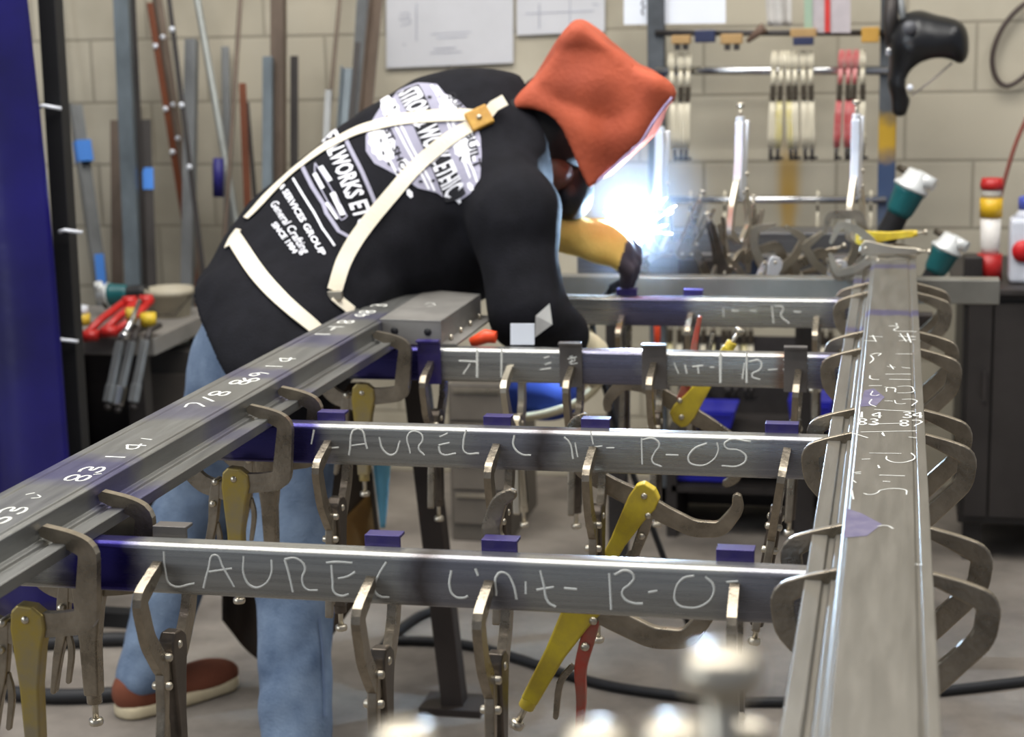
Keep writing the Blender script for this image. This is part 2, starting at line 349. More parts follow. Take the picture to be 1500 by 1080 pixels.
def strokes(name, parent, S, conv, off, w, label=None, m=None, pad=2.5):
    bb = [[min(p[0] for p in st)-pad, max(p[0] for p in st)+pad, min(p[1] for p in st)-pad, max(p[1] for p in st)+pad, [st]] for st in S]
    ch = True
    while ch:
        ch = False
        for a in range(len(bb)):
            for b in range(a+1, len(bb)):
                A, B_ = bb[a], bb[b]
                if A[0] < B_[1] and B_[0] < A[1] and A[2] < B_[3] and B_[2] < A[3]:
                    bb[a] = [min(A[0], B_[0]), max(A[1], B_[1]), min(A[2], B_[2]), max(A[3], B_[3]), A[4]+B_[4]]; bb.pop(b); ch = True; break
            if ch: break
    n = Vector(off).normalized()
    for b in bb: sub(parent, _curve(name, b[4], conv, n, w, m))
def C(ox, oy, k, S): return [[(ox+x/k, oy+y/k) for x, y in st] for st in S]
K = 3.725
b1 = [[(240, 808), (242, 835), (250, 857), (285, 855)], [(298, 862), (305, 835), (315, 813), (327, 832), (343, 860)], [(306, 838), (340, 833)],
      [(357, 815), (358, 845), (370, 860), (385, 858), (397, 842), (398, 820)]]
b1 += C(350, 790, K, [[(250, 110), (270, 180), (295, 290)], [(250, 110), (310, 105), (360, 150), (345, 220), (365, 270), (430, 280)], [(475, 130), (520, 125), (620, 130)], [(505, 140), (512, 230), (520, 290), (560, 310), (600, 300)], [(540, 215), (590, 205), (635, 180)],
     [(805, 125), (760, 200), (738, 270), (765, 310), (820, 318)], [(1160, 170), (1150, 260), (1175, 310), (1230, 320), (1250, 310)], [(1290, 160), (1305, 200)]])
b1 += C(700, 790, K, [[(100, 310), (110, 190), (150, 185), (190, 240), (212, 330)], [(262, 230), (262, 300)], [(340, 170), (360, 250), (385, 345), (425, 370)], [(320, 278), (415, 262)], [(470, 268), (540, 274)],
     [(718, 185), (728, 385)], [(745, 195), (810, 172), (852, 205), (830, 245), (788, 285), (800, 325), (850, 350), (900, 353)], [(930, 292), (980, 282)],
     [(1180, 200), (1120, 215), (1075, 290), (1085, 350), (1150, 375), (1230, 360), (1280, 310), (1285, 250), (1240, 205)], [(1355, 235), (1420, 230)]])
yf = BY[0]-BW/2
strokes('chalk_letter', bars[0], b1, lambda u, v: atY(u, v, yf-.0002), (0, -1, 0), .0017)
b2 = C(350, 600, K, [[(410, 110), (395, 190)], [(450, 215), (545, 208)], [(600, 250), (650, 105), (700, 215)], [(610, 198), (690, 188)], [(765, 150), (790, 225), (840, 248), (880, 170)], [(935, 240), (928, 130), (990, 130), (1003, 165), (980, 210), (1012, 250)], [(1095, 150), (1140, 130)], [(1090, 195), (1150, 182)], [(1090, 200), (1105, 242), (1185, 240)], [(1240, 110), (1225, 180), (1232, 232), (1310, 240)]])
b2 += C(700, 600, K, [[(200, 140), (195, 200), (240, 245), (290, 250)], [(470, 150), (500, 180), (520, 270)], [(530, 180), (545, 260)], [(615, 120), (630, 190)], [(640, 205), (680, 200)], [(700, 210), (745, 210)],
     [(893, 155), (897, 300)], [(895, 165), (960, 160), (990, 190), (962, 240), (952, 285), (1002, 312)], [(1025, 248), (1095, 250)], [(1250, 185), (1175, 220), (1150, 280), (1195, 305), (1265, 290), (1312, 225), (1305, 180)], [(1490, 175), (1352, 178), (1350, 205), (1430, 225), (1465, 265), (1430, 305), (1330, 308)]])
yf2 = BY[1]-BW/2
strokes('chalk_letter', bars[1], b2, lambda u, v: atY(u, v, yf2-.0002), (0, -1, 0), .0017)
b3 = C(1050, 400, K, [[(140, 580), (150, 490)], [(175, 485), (235, 480), (240, 520), (192, 560), (235, 582)], [(280, 530), (330, 525)], [(365, 470), (382, 500), (365, 530)]])
b3 += C(700, 400, K, [[(1070, 490), (1095, 550)], [(1130, 500), (1140, 550)], [(1170, 512), (1230, 505)], [(1200, 508), (1205, 550)], [(1265, 515), (1290, 515)], [(360, 465), (390, 455)], [(365, 500), (400, 490)], [(340, 528), (400, 520)]])
b3 += C(350, 400, K, [[(1225, 552), (1262, 495)], [(1200, 480), (1300, 485)]])
yf3 = BY[2]-BW/2
strokes('chalk_letter', bars[2], b3, lambda u, v: atY(u, v, yf3-.0002), (0, -1, 0), .0017)
b3b = C(1050, 400, K, [[(20, 440), (20, 600)], [(163, 440), (163, 600)]])+C(700, 400, K, [[(130, 410), (128, 570)]])+C(350, 400, K, [[(1300, 418), (1300, 570)]])
strokes('chalk_line', bars[2], b3b, lambda u, v: atY(u, v, yf3-.0002), (0, -1, 0), .0026)
b4 = C(1050, 400, K, [[(80, 205), (120, 207)], [(300, 180), (310, 275)], [(312, 180), (362, 190), (350, 230), (395, 275)], [(420, 212), (460, 214)], [(180, 205), (215, 208)], [(35, 190), (37, 240)]])
yf4 = BY[3]-BW/2
strokes('chalk_letter', bars[3], b4, lambda u, v: atY(u, v, yf4-.0002), (0, -1, 0), .0016)
DG = {'1': [[(0, 0), (0, 1)]], '8': [[(.5, .5), (.1, .75), (.5, 1), (.9, .75), (.5, .5), (.1, .22), (.5, 0), (.9, .22), (.5, .5)]], '3': [[(.1, .95), (.6, 1), (.85, .75), (.4, .52), (.9, .3), (.5, 0), (.05, .1)]],
      '4': [[(.7, 0), (.7, 1)], [(.7, 1), (.05, .4), (.95, .4)]], '7': [[(.05, 1), (.9, 1), (.3, 0)]], '9': [[(.85, .7), (.5, 1), (.15, .7), (.5, .5), (.85, .7), (.7, 0)]], '/': [[(.1, 0), (.9, 1)]], '6': [[(.8, .95), (.3, .6), (.15, .25), (.5, 0), (.85, .25), (.5, .48), (.2, .3)]], '-': [[(.1, .5), (.9, .5)]], ' ': []}
def digits(parent, txt, p, bx, up, w, h, r=.0015):
    """chalk numbers written on a rail top: p start, bx baseline direction, up direction, one cell w x h"""
    bx = Vector(bx).normalized()*w; up = Vector(up).normalized()*h
    for k, chh in enumerate(txt):
        if DG[chh]:
            o_ = p+bx*k*1.25; sub(parent, _curve('chalk_digit', DG[chh], lambda a, b: V(*(o_+bx*a+up*b)), V(0, 0, 1), r, m_chalk))
zc = RT+.0003
cz = lambda u, v: atZ(u, v, zc)
S = C(1050, 400, K, [[(940, 290), (980, 290), (975, 315), (1090, 320)], [(980, 275), (984, 284)],
    [(805, 368), (860, 372)], [(830, 345), (905, 348)], [(850, 340), (870, 375)], [(990, 345), (1085, 348)], [(995, 370), (1085, 362)], [(1000, 330), (1035, 375)], [(1040, 330), (1060, 380)],
    [(840, 445), (885, 438), (880, 452)], [(840, 450), (855, 470), (835, 492)], [(975, 442), (1065, 442)], [(930, 510), (975, 515)], [(945, 500), (965, 525)], [(1010, 515), (1055, 520)], [(920, 552), (1060, 552)],
    [(835, 560), (850, 580), (885, 582)], [(940, 580), (1060, 582)], [(830, 615), (900, 615)], [(915, 622), (975, 630)], [(925, 648), (950, 625), (975, 650)], [(985, 620), (1050, 618), (1072, 632), (1060, 652), (985, 655)],
    [(850, 645), (860, 670), (885, 665)], [(915, 697), (960, 700)], [(970, 695), (995, 715), (1030, 712)], [(1010, 690), (1075, 690), (1065, 725)], [(845, 690), (835, 715), (870, 730)], [(860, 745), (960, 750), (1080, 755)],
    [(905, 870), (915, 890)], [(785, 868), (1090, 862)], [(880, 1050), (890, 1065)]])
S += C(1100, 600, K, [[(605, 272), (650, 270)], [(645, 238), (820, 240)], [(740, 255), (745, 275), (800, 290), (870, 280), (895, 260), (875, 238)], [(695, 305), (700, 320)], [(560, 345), (600, 340)], [(700, 358), (840, 362)], [(720, 392), (760, 394)], [(555, 385), (575, 400)],
    [(615, 458), (650, 465), (690, 455), (710, 440), (830, 435), (850, 465)], [(550, 440), (560, 490)], [(690, 638), (735, 633), (778, 650)], [(560, 130), (640, 155)], [(715, 130), (728, 145)], [(895, 845), (935, 845)], [(640, 80), (820, 75)], [(860, 150), (905, 155)], [(570, 350), (600, 350)]])
strokes('chalk_letter', rr, S, cz, (0, 0, 1), .0012)
for u, v, t_ in ((1262, 612, '14'), (1256, 622, '83'), (1322, 612, '34'), (1318, 624, '87')): digits(rr, t_, atZ(u, v, zc), (1, 0, 0), (0, 1, 0), .013, .036, .002)
for (x, y, t_, sz) in ((120, 706, '83 14', 1), (0, 769, '83', 1), (372, 560, '69 14', 1), (296, 598, '7/8 8', 1), (484, 490, '1-18', .9), (536, 464, '48 3', .9)):
    digits(rl, t_, atZ(x, y, zc), (.03, 1, 0), (-1, .03, 0), .034*sz, .03, .0024)
strokes('chalk_tick', rl, C(0, 600, K, [[(140, 465), (190, 455)], [(170, 485), (215, 480), (205, 465)], [(770, 158), (830, 165)], [(510, 355), (555, 350)]]), cz, (0, 0, 1), .0016)
# ================================================================ locking clamps
def fr(x, y, z): return V(x, z, y)          # outline plane = local XZ, thickness along local y
RJ = {'L': [(-.006, -.010, .034), (.05, -.006, .030), (.084, .0, .031), (.0945, .092, .024), (.070, .103, .022), (.035, .114, .014)],
      'V': [(-.004, -.026, .028), (.050, -.012, .028), (.108, .048, .026), (.113, .088, .026), (.084, .101, .021), (.049, .114, .013)],
      'N': [(.0, -.034, .026), (.030, -.018, .026), (.066, .030, .024), (.083, .088, .023), (.052, .100, .020), (.018, .114, .012)],
      'W': [(-.006, -.012, .034), (.045, -.014, .03), (.100, -.012, .028), (.138, .008, .025), (.146, .052, .02), (.134, .07, .014)]}
m_jaw = m_clamp
def make_clamp(kind, mh, ml=None, mj=None, lever=0.):
    mj = mj or m_jaw; ml = ml or mj
    root = empty('locking_clamp', (0, 0, 0))
    R = RJ['L' if kind == 'A' else kind]; Lp = RJ['V' if kind in ('L', 'A') else kind]
    def fx(pts, s): return strip([(s*a, b, w) for a, b, w in pts], rnd=True)
    Lq = [(a+(.015 if i > 2 else 0), b, w) for i, (a, b, w) in enumerate(Lp)] if kind == 'L' else Lp
    MB().prism(fx(R, 1), .012, fr).build('fixed_jaw', mj, root, bevel=.0022, segs=3)
    MB().prism(fx(Lq, -1), .0115, fr).build('movable_jaw', mj, root, bevel=.002, segs=3)
    # body: folded channel handle
    hp = [(-.013, .01), (-.004, .019), (.016, .017), (.03, .006), (.031, -.012), (.024, -.04), (.016, -.09), (.013, -.165), (-.009, -.165), (-.010, -.09), (-.014, -.04), (-.016, -.012)]
    mb = MB(); mb.prism(hp, .021, fr); mb.build('handle', mh, root, bevel=.003, segs=3)
    mb = MB(); mb.tube([V(.002, 0, -.155), V(.002, 0, -.177)], .0105, 14); mb.build('handle_collar', mh, root, bevel=.001)
    mb = MB(); mb.tube([V(.002, 0, -.16), V(.002, 0, -.2)], .0042, 10); mb.lathe([(.004, 0), (.009, .001), (.010, .004), (.0095, .009), (.006, .011)], V(.002, 0, -.209), n=16); mb.build('adjusting_screw', m_nickel, root)
    g = -1 if kind == 'W' else 1; dz = -.02 if g < 0 else 0
    lv = strip([(g*a, b+dz, w) for a, b, w in ((-.026, -.004, .015), (-.031, -.035, .018), (-.036-lever*.3, -.075, .015), (-.046-lever, -.115, .012), (-.056-lever*1.6, -.165, .008))])
    MB().prism(lv, .013, fr).build('release_handle', ml, root, bevel=.002)
    lk = strip([(g*a, b+dz, w) for a, b, w in ((-.03, -.075, .008), (-.026, -.105, .009), (-.034-lever*.5, -.15, .007))])
    MB().prism(lk, .006, fr).build('release_trigger', mj, root, bevel=.001)
    for x, z in ((.006, .0), (-.026*g, -.006+dz), (-.032*g, -.042+dz)):
        MB().lathe([(.0001, -.0138), (.0038, -.0128), (.0055, -.011), (.0055, .011), (.0038, .0128), (.0001, .0138)], V(x, 0, z), (0, 1, 0), 12).build('rivet', m_nickel, root)
    reg(root); return root
VAR = {}
USED = set()
def clamp(var, loc, rz, label, group, tilt=0, pitch=0, s=1):
    """loc = pin position; rz about the vertical (0 = jaws spread along x, 90 = along y); tilt in the clamp's own plane; pitch out of it"""
    if var not in VAR:
        k, mh, ml, mj, lv = CV[var]; VAR[var] = make_clamp(k, mh, ml, mj, lv)
    o = VAR[var] if var not in USED else copy_tree(VAR[var]); USED.add(var)
    M = Matrix.Translation(Vector(loc))@Matrix.Rotation(math.radians(rz), 4, 'Z')@Matrix.Rotation(math.radians(pitch), 4, 'X')@Matrix.Rotation(math.radians(tilt), 4, 'Y')@Matrix.Scale(s, 4)
    o.matrix_world = M; o.location = Vector(loc); tag(o, label, 'clamp', group); return o
m_bright = mat('bright_zinc', (214, 216, 220), rough=.3, metal=.45, var=.08)
CV = {'Nc': ('N', m_bright, m_bright, m_nickel, 0), 'L': ('L', m_yel, None, None, 0), 'Lg': ('L', m_clamp, None, None, 0), 'V': ('V', m_yel, None, None, 0), 'Vg': ('V', m_clamp, None, None, 0), 'N': ('N', m_clampd, None, m_clamp, 0), 'Nn': ('N', m_nickel, m_nickel, m_nickel, 0),
      'A': ('A', m_yel2, m_clamp, None, .012), 'Ar': ('A', m_yel2, m_red, None, .02), 'W': ('W', m_yel2, m_clamp, None, .0), 'Wr': ('W', m_yel2, m_red, None, .015)}
GR = 'locking clamps gripping the long rails'; GB = 'locking clamps gripping the cross tubes'
TZ = .922-.113
ordn = ['nearest', 'second', 'third', 'farthest']
# right rail: one clamp each side of every cross tube, wrapped round the rail
for i, (va, vb) in enumerate(((838, 772), (636, 600), (512, 487), (430, 416))):
    for j, v in enumerate((va, vb)):
        y = atY(1210 if i < 2 else 1255, v, 3).y
        # depth of the tip on the rail's inner side at z=.922
        tip = atZ({0: 1205, 1: 1225, 2: 1248, 3: 1260}[i], v, .925); y = tip.y
        clamp('V' if (i == 0 and j == 0) or (i+j) % 3 == 2 else 'Vg', (-.005, y, TZ), 0, 'locking clamp wrapped round the right rail, on the %s side of the %s cross tube' % (('near', 'far')[j], ('nearest', 'second', 'third', 'farthest')[i]), GR, pitch=random.uniform(-2, 2))
# left rail
for (u, v, var, lb) in ((68, 778, 'L', 'locking clamp on the left rail in front of the nearest cross tube'), (157, 727, 'Lg', 'locking clamp on the left rail just behind the nearest cross tube'),
                        (367, 600, 'L', 'locking clamp on the left rail, near side of the second cross tube'), (410, 572, 'Lg', 'locking clamp on the left rail, far side of the second cross tube'),
                        (552, 491, 'L', 'locking clamp on the left rail beside the bolted bracket')):
    tip = atZ(u, v, .93); x = LXi(tip.y)
    clamp(var, (x-.035+.003, tip.y, .93-.113), 0, lb, GR, pitch=random.uniform(-2, 2))
def at_bar(i, u, v): return atY(u, v, BY[i]-BW/2-.002)
tabs = []
def tab(i, u0, u1, front, m, label, rise=.012, tilt=0):
    y = BY[i]+(BW/2+.0035 if not front else -BW/2-.0035)
    a = atY(u0, 600, y).x; b = atY(u1, 600, y).x
    if front: z1 = .9+.018; z0 = .9-BH-.004
    else: z1 = .9+rise; z0 = .9-.05
    mb = MB(); w_ = b-a
    mb.box((0, 0, 0), (w_, .006, z1-z0))
    o = mb.build('angle_tab', m, bevel=.0008); o.location = ((a+b)/2, y, (z0+z1)/2); o.rotation_euler.y = tilt
    f2 = MB(); f2.box((0, (.012 if not front else -.009), (z1-z0)/2-.0025), (w_, .018 if not front else .012, .004)).build('tab_flange', m, o, bevel=.0006)
    tag(o, label, 'steel tab', 'small steel tabs clamped to the cross tubes'); return o
m_tab = mat('tab_steel', (105, 100, 96), rough=.45, metal=.6, var=.2)
for i, u0, u1, fr_, m, lb in ((0, 213, 262, 0, m_tab, 'steel tab behind the nearest tube above the letters LA'), (0, 527, 579, 0, m_dye, 'blue-dyed tab behind the nearest tube beside the E'), (0, 700, 753, 0, m_dye, 'blue-dyed tab behind the nearest tube above the word Unit'), (0, 1049, 1106, 0, m_dye, 'grey-blue tab behind the right end of the nearest tube'),
    (1, 465, 505, 0, m_dye, 'blue-dyed tab behind the left end of the second tube'), (1, 708, 748, 0, m_dye, 'blue-dyed tab behind the middle of the second tube'), (1, 851, 893, 0, m_dye, 'blue-dyed tab behind the second tube beside the t'), (1, 1121, 1170, 0, m_dye, 'blue-dyed tab behind the right end of the second tube'),
    (2, 615, 648, 1, m_dye, 'blue-dyed tab on the front of the third tube under the bracket'), (2, 821, 854, 1, m_tab, 'dark tab with chalk scribble on the front of the third tube'), (2, 941, 977, 1, m_tab, 'brown steel tab on the front of the third tube near its middle'), (2, 1148, 1182, 1, m_tab, 'dark tab on the front of the third tube near the right rail'),
    (3, 905, 935, 0, m_dye, 'small blue tab behind the farthest tube below the glove'), (3, 1002, 1030, 0, m_dye, 'small blue tab behind the farthest tube right of the glove')):
    tabs.append(tab(i, u0, u1, fr_, m, lb))
strokes('chalk_scribble', tabs[9], C(700, 400, K, [[(500, 455), (530, 475), (500, 490), (545, 492)], [(490, 470), (540, 458)], [(515, 450), (510, 500)]]), lambda u, v: atY(u, v, BY[2]-BW/2-.0068), (0, -1, 0), .0012)
# clamps that hold the tabs, seen edge on
for i, u, v, var, rz, dt, lb in ((0, 230, 830, 'N', 90, 0, 'edge-on locking clamp at the letter L of the nearest cross tube'), (0, 543, 852, 'N', 90, 0, 'edge-on locking clamp between the letters E and L of the nearest tube'), (0, 716, 858, 'N', 90, 0, 'edge-on locking clamp at the word Unit of the nearest tube'), (0, 1075, 862, 'N', 92, 0, 'dark locking clamp covering the number 5 of the nearest tube'),
    (1, 480, 651, 'N', 90, 0, 'edge-on locking clamp at the left end of the second tube'), (1, 727, 656, 'N', 90, 0, 'edge-on locking clamp at the middle of the second tube'), (1, 868, 660, 'N', 90, 0, 'edge-on locking clamp at the t of the second tube'), (1, 1135, 660, 'N', 90, 9, 'locking clamp leaning at the right end of the second tube below the 5'),
    (2, 632, 533, 'N', 90, 0, 'locking clamp on the blue tab of the third tube beneath the bracket'), (2, 752, 540, 'Nn', 90, -3, 'pale nickel clamp on the third tube beside the white label'), (2, 838, 540, 'N', 90, 0, 'locking clamp on the scribbled dark tab of the third tube'), (2, 958, 535, 'N', 90, 0, 'locking clamp on the brown tab of the third tube'), (2, 1165, 545, 'N', 90, 3, 'locking clamp on the third tube beside the right rail'),
    (3, 912, 465, 'N', 90, 0, 'locking clamp on the farthest tube directly below the glove'), (3, 1012, 462, 'N', 90, 0, 'locking clamp on the middle of the farthest tube'), (3, 1196, 468, 'N', 90, 0, 'locking clamp on the farthest tube beside the right rail')):
    t = at_bar(i, u, v); th = 0
    y = BY[i]+(.004 if i < 2 else -.004)
    clamp(var, (t.x, y, t.z-.113), rz, lb, GB, pitch=dt)
# loose angled clamps under the first two tubes (yellow handles running down to the left)
p = atY(857, 866, BY[0]+.075); clamp('Wr', p, 0, 'tilted clamp with yellow handle and red lever hanging below the word Unit', GB, tilt=27)
p = atY(940, 722, BY[1]+.075); clamp('W', p, 0, 'tilted clamp with yellow handle seen between the first and second tubes', GB, tilt=27)
p = atY(1003, 612, BY[2]+.075); clamp('Wr', p, 0, 'yellow-handled clamp tilted behind the second tube above the letter R', GB, tilt=-148)
# ================================================================ the welder
m_shirt = mat('black_cotton', (19, 19, 24), rough=.9, var=.25, scale=30, bump=.25, bscale=300, spec=.2)
m_jean = mat('washed_denim', (76, 94, 120), c2=(124, 142, 164), rough=.9, scale=9, bump=.3, bscale=220)
m_skin = mat('skin', (92, 56, 38), rough=.55, var=.1)
m_hood = mat('orange_leather', (184, 84, 52), c2=(152, 66, 42), rough=.78, scale=5, bump=.2, bscale=90)
m_strap = mat('cream_webbing', (228, 218, 196), rough=.85, var=.06, bump=.3, bscale=400)
m_glove = mat('yellow_leather', (222, 192, 104), c2=(206, 170, 84), rough=.8, scale=12, bump=.2)
m_glovd = mat('scorched_leather', (58, 50, 58), rough=.8, var=.3)
m_cream = mat('cream_leather', (196, 186, 156), rough=.8, var=.12)
m_apron = mat('dark_brown_leather', (34, 27, 20), c2=(62, 46, 26), rough=.75, scale=3)
m_white = mat('white_print', (226, 226, 232), rough=.9, var=.04)
m_grey = mat('grey_print', (150, 148, 165), rough=.9, var=.06)
m_buckle = mat('tan_leather', (196, 152, 62), c2=(160, 112, 40), rough=.6, scale=30)
r_ = nrm([.5, -.3, -.81]); s_ = np.array([.846, .37, .385]); s_ = nrm(s_-r_*s_.dot(r_)); n_ = np.cross(r_, s_)
CH = np.array(atY(637, 222, 3.66))-n_*.125
UP_ = np.array(atY(712, 196, 3.72))-n_*.09
rb = nrm([.75, -.45, -.48]); sb = np.array([.70, .30, .62]); sb = nrm(sb-rb*sb.dot(rb)); nb = np.cross(rb, sb)
BE = np.array(atY(447, 334, 3.53))-nb*.12
BL = np.array(atY(628, 372, 3.74))
rp = nrm([.85, -.5, -.12]); sp_ = np.array([.52, .22, .8]); sp_ = nrm(sp_-rp*sp_.dot(rp)); np_ = np.cross(rp, sp_)
PE = np.array(atY(368, 458, 3.42))-np_*.1
SR = np.array(atY(752, 318, 3.60)); SL = np.array(atY(668, 165, 3.92))
ER = np.array(atY(770, 455, 3.52)); WRt = np.array(atY(838, 500, 3.62))
EL = np.array(atY(745, 330, 4.12)); WL = np.array(atY(838, 350, 3.97))
NB = np.array(atY(745, 195, 3.86)); HD = np.array(atY(848, 172, 3.93))
HLf = np.array(atY(355, 545, 3.50)); KLf = np.array(atY(278, 775, 3.58)); ALf = np.array(atY(212, 995, 3.50))
HRt = np.array(atY(410, 560, 3.32)); KRt = np.array(atY(428, 800, 3.26)); ARt = np.array(atY(436, 1100, 3.10)); ARt[2] = .09
def rows(*a): return np.array(a)
def body_f(P):
    d = ell(P, CH, rows(r_, s_, n_), (.165, .22, .10)); d = smin(d, ell(P, BE, rows(rb, sb, nb), (.145, .2, .10)), .06)
    d = smin(d, ell(P, PE, rows(rp, sp_, np_), (.16, .13, .11)), .06)
    d = smin(d, cap(P, UP_, HD, .06, .055), .04); d = smin(d, ell(P, HD, np.eye(3), (.088, .08, .095)), .02)
    face = nrm([.67, .35, -.6]); d = smin(d, cap(P, HD+face*.085, HD+face*.102-np.array([0, 0, .01]), .012, .01), .012)
    for A, B_, C_, D_ in ((SR, ER, WRt, UP_), (SL, EL, WL, UP_)):
        d = smin(d, cap(P, D_, A, .06, .055), .05); d = smin(d, cap(P, A, B_, .05, .042), .03); d = smin(d, cap(P, B_, C_, .042, .03), .02)
    for A, B_, C_ in ((HLf, KLf, ALf), (HRt, KRt, ARt)):
        d = smin(d, cap(P, A, B_, .078, .052), .05); d = smin(d, cap(P, B_, C_, .05, .036), .02)
        fd = nrm([.62, .78, 0]); h = np.array([C_[0], C_[1], .06]); d = smin(d, cap(P, h-fd*.03, h+fd*.16-np.array([0, 0, .02]), .035, .025), .02)
    return d
person = organic('person', body_f, (-1.95, 3.0, -.02), (-.45, 4.35, 1.55), .013, m_skin)
tag(person, 'person bent over the frame welding, black printed shirt, blue jeans, orange leather hood', 'person')
HM = np.array(atY(318, 494, 3.35)); hn = nrm([.80, .2, .58])
def shirt_f(P):
    d = ell(P, CH, rows(r_, s_, n_), (.213, .31, .135)); d = smin(d, ell(P, BE, rows(rb, sb, nb), (.212, .28, .15)), .07); d = smin(d, ell(P, BL, rows(r_, s_, n_), (.15, .25, .13)), .07)
    d = smin(d, ell(P, PE+sp_*.05, rows(rp, sp_, np_), (.20, .19, .17)), .07); d = smin(d, ell(P, np.array(atY(380, 500, 3.42)), rows(rp, sp_, np_), (.19, .16, .16)), .06)
    d = smin(d, cap(P, HRt+np.array([.0, -.02, .02]), BE, .135, .15), .06)
    d = smin(d, cap(P, UP_, NB, .085, .07), .05)
    d = smin(d, cap(P, UP_-n_*.0, SR, .09, .088), .06); d = smin(d, cap(P, UP_-n_*.02, SL, .085, .08), .06)
    d = smin(d, cap(P, SR, ER, .086, .08), .04); d = smin(d, cap(P, ER, ER+(WRt-ER)*.8, .07, .055), .03)
    d = smin(d, cap(P, SL, EL, .08, .07), .04); d = smin(d, cap(P, EL, EL+(WL-EL)*.75, .066, .05), .03)
    d = d+wr(P, 16, 36, 3)*.009+wr(P, 45, 80, 8)*.0035-np.abs(wr(P, 22, 40, 31))*.010
    hem = -((P-HM)@hn)+wr(P, 12, 22, 5)*.012
    d = np.maximum(d, hem)
    inner = ell(P, PE, rows(rp, sp_, np_), (.17, .3, .135))
    d = np.maximum(d, -np.maximum(inner, ((P-HM)@hn)-.06))
    neck = (P-NB)@nrm(HD-NB)-.05
    return np.maximum(d, neck)
shirt = organic('shirt', shirt_f, (-1.75, 3.1, .6), (-.5, 4.35, 1.58), .0085, m_shirt, person, smooth=2)
shirt['label'] = 'black long sleeved work shirt with white print on the back'
def jean_f(P):
    d = ell(P, PE-sp_*.05, rows(rp, sp_, np_), (.182, .16, .14))
    for A, B_, C_, R_ in ((HLf, KLf, ALf, 1.), (HRt, KRt, ARt, 1.06)):
        d = smin(d, cap(P, A, B_, .108*R_, .076*R_), .05); d = smin(d, cap(P, B_, C_+(B_-C_)*.02, .076*R_, .062*R_), .05)
    d = d+wr(P, 18, 36, 11)*.010+wr(P, 50, 85, 4)*.004-np.abs(wr(P, 26, 44, 41))*.012
    d = np.maximum(d, .055-P[:, 2]); d = np.maximum(d, (P-HM)@hn-.05); return d
jeans = organic('jeans', jean_f, (-1.85, 2.95, .02), (-.95, 3.9, 1.15), .0095, m_jean, person)
jeans['label'] = 'washed blue jeans'
# stitched side seam of the near leg
def bvh(o): return BVHTree.FromPolygons([v.co for v in o.data.vertices], [p.vertices for p in o.data.polygons])
bs = bvh(shirt); bj = bvh(jeans)
def hit(b, u, v, off=.0):
    h = b.ray_cast(Vector(CP), ray(u, v)); return (h[0]+h[1]*off, h[1]) if h[0] is not None else None
def on(b, pts, w, th, k=5):
    H = [(Vector(q[0]), Vector(q[1])) for q in [hit(b, u, v) for u, v in pts] if q]
    if len(H) < 2: return None
    C_ = cr([tuple(h[0]) for h in H], k); Nn = cr([tuple(h[1]) for h in H], k); P = []; NN = []
    for c, n in zip(C_, Nn):
        c = Vector(c); n = Vector(n).normalized(); r = b.find_nearest(c); q = r[0] if r[0] is not None and (r[0]-c).length < .05 else c
        P.append(q+n*.004); NN.append(n)
    for _ in range(3): P = [P[0]]+[(P[i-1]+P[i]*2+P[i+1])/4 for i in range(1, len(P)-1)]+[P[-1]]; NN = [NN[0]]+[(NN[i-1]+NN[i]*2+NN[i+1]).normalized() for i in range(1, len(NN)-1)]+[NN[-1]]
    return ribbon(P, NN, w, th)
sm = on(bj, [(466, 905), (470, 950), (472, 1000), (473, 1050)], .005, .0012)
if sm: sub(jeans, sm.build('seam', mat('denim_seam', (92, 108, 134), rough=.9)))
# apron straps
for pts, w in (([(703, 172), (670, 170), (625, 172), (580, 178), (545, 187), (510, 200), (478, 217), (452, 236), (420, 262), (390, 292), (362, 322)], .030), ([(703, 180), (670, 197), (640, 218), (605, 250), (570, 290), (540, 325), (515, 360), (498, 395), (488, 428)], .032), ([(488, 434), (500, 446), (515, 458)], .026), ([(345, 350), (358, 372), (378, 402), (402, 430), (428, 455), (452, 475), (470, 492)], .034), ([(338, 362), (343, 350), (352, 338)], .030)):
    o = on(bs, pts, w, .0022)
    if not o: print('MISS', pts); continue
    o = o.build('apron_strap', m_strap, bevel=.0006); sub(person, o); o['label'] = 'cream webbing apron strap'
h = hit(bs, 489, 434, .006)
if h: o = MB().box(h[0], (.03, .012, .018)).build('strap_slide', m_nickel, bevel=.002); sub(person, o)
h = hit(bs, 703, 176, .008)
bc = h[0]; o = MB().box(bc, (.052, .014, .046), Matrix(np.column_stack([s_, -n_, -r_]).tolist())).build('strap_buckle', m_buckle, bevel=.004); sub(person, o); o['label'] = 'tan leather strap keeper'
q = MB().lathe([(.0001, .0), (.006, 0), (.005, .003), (.0001, .004)], bc+Vector(n_)*.008, n_, 12).build('rivet', m_nickel); sub(o, q)
o = ribbon([bc+Vector(s_)*.02, bc+Vector(s_)*.035+Vector((0, 0, .01)), bc+Vector(s_)*.062+Vector((0, 0, .012))], [n_]*3, .026, .003).build('apron_strap', m_strap); sub(person, o)
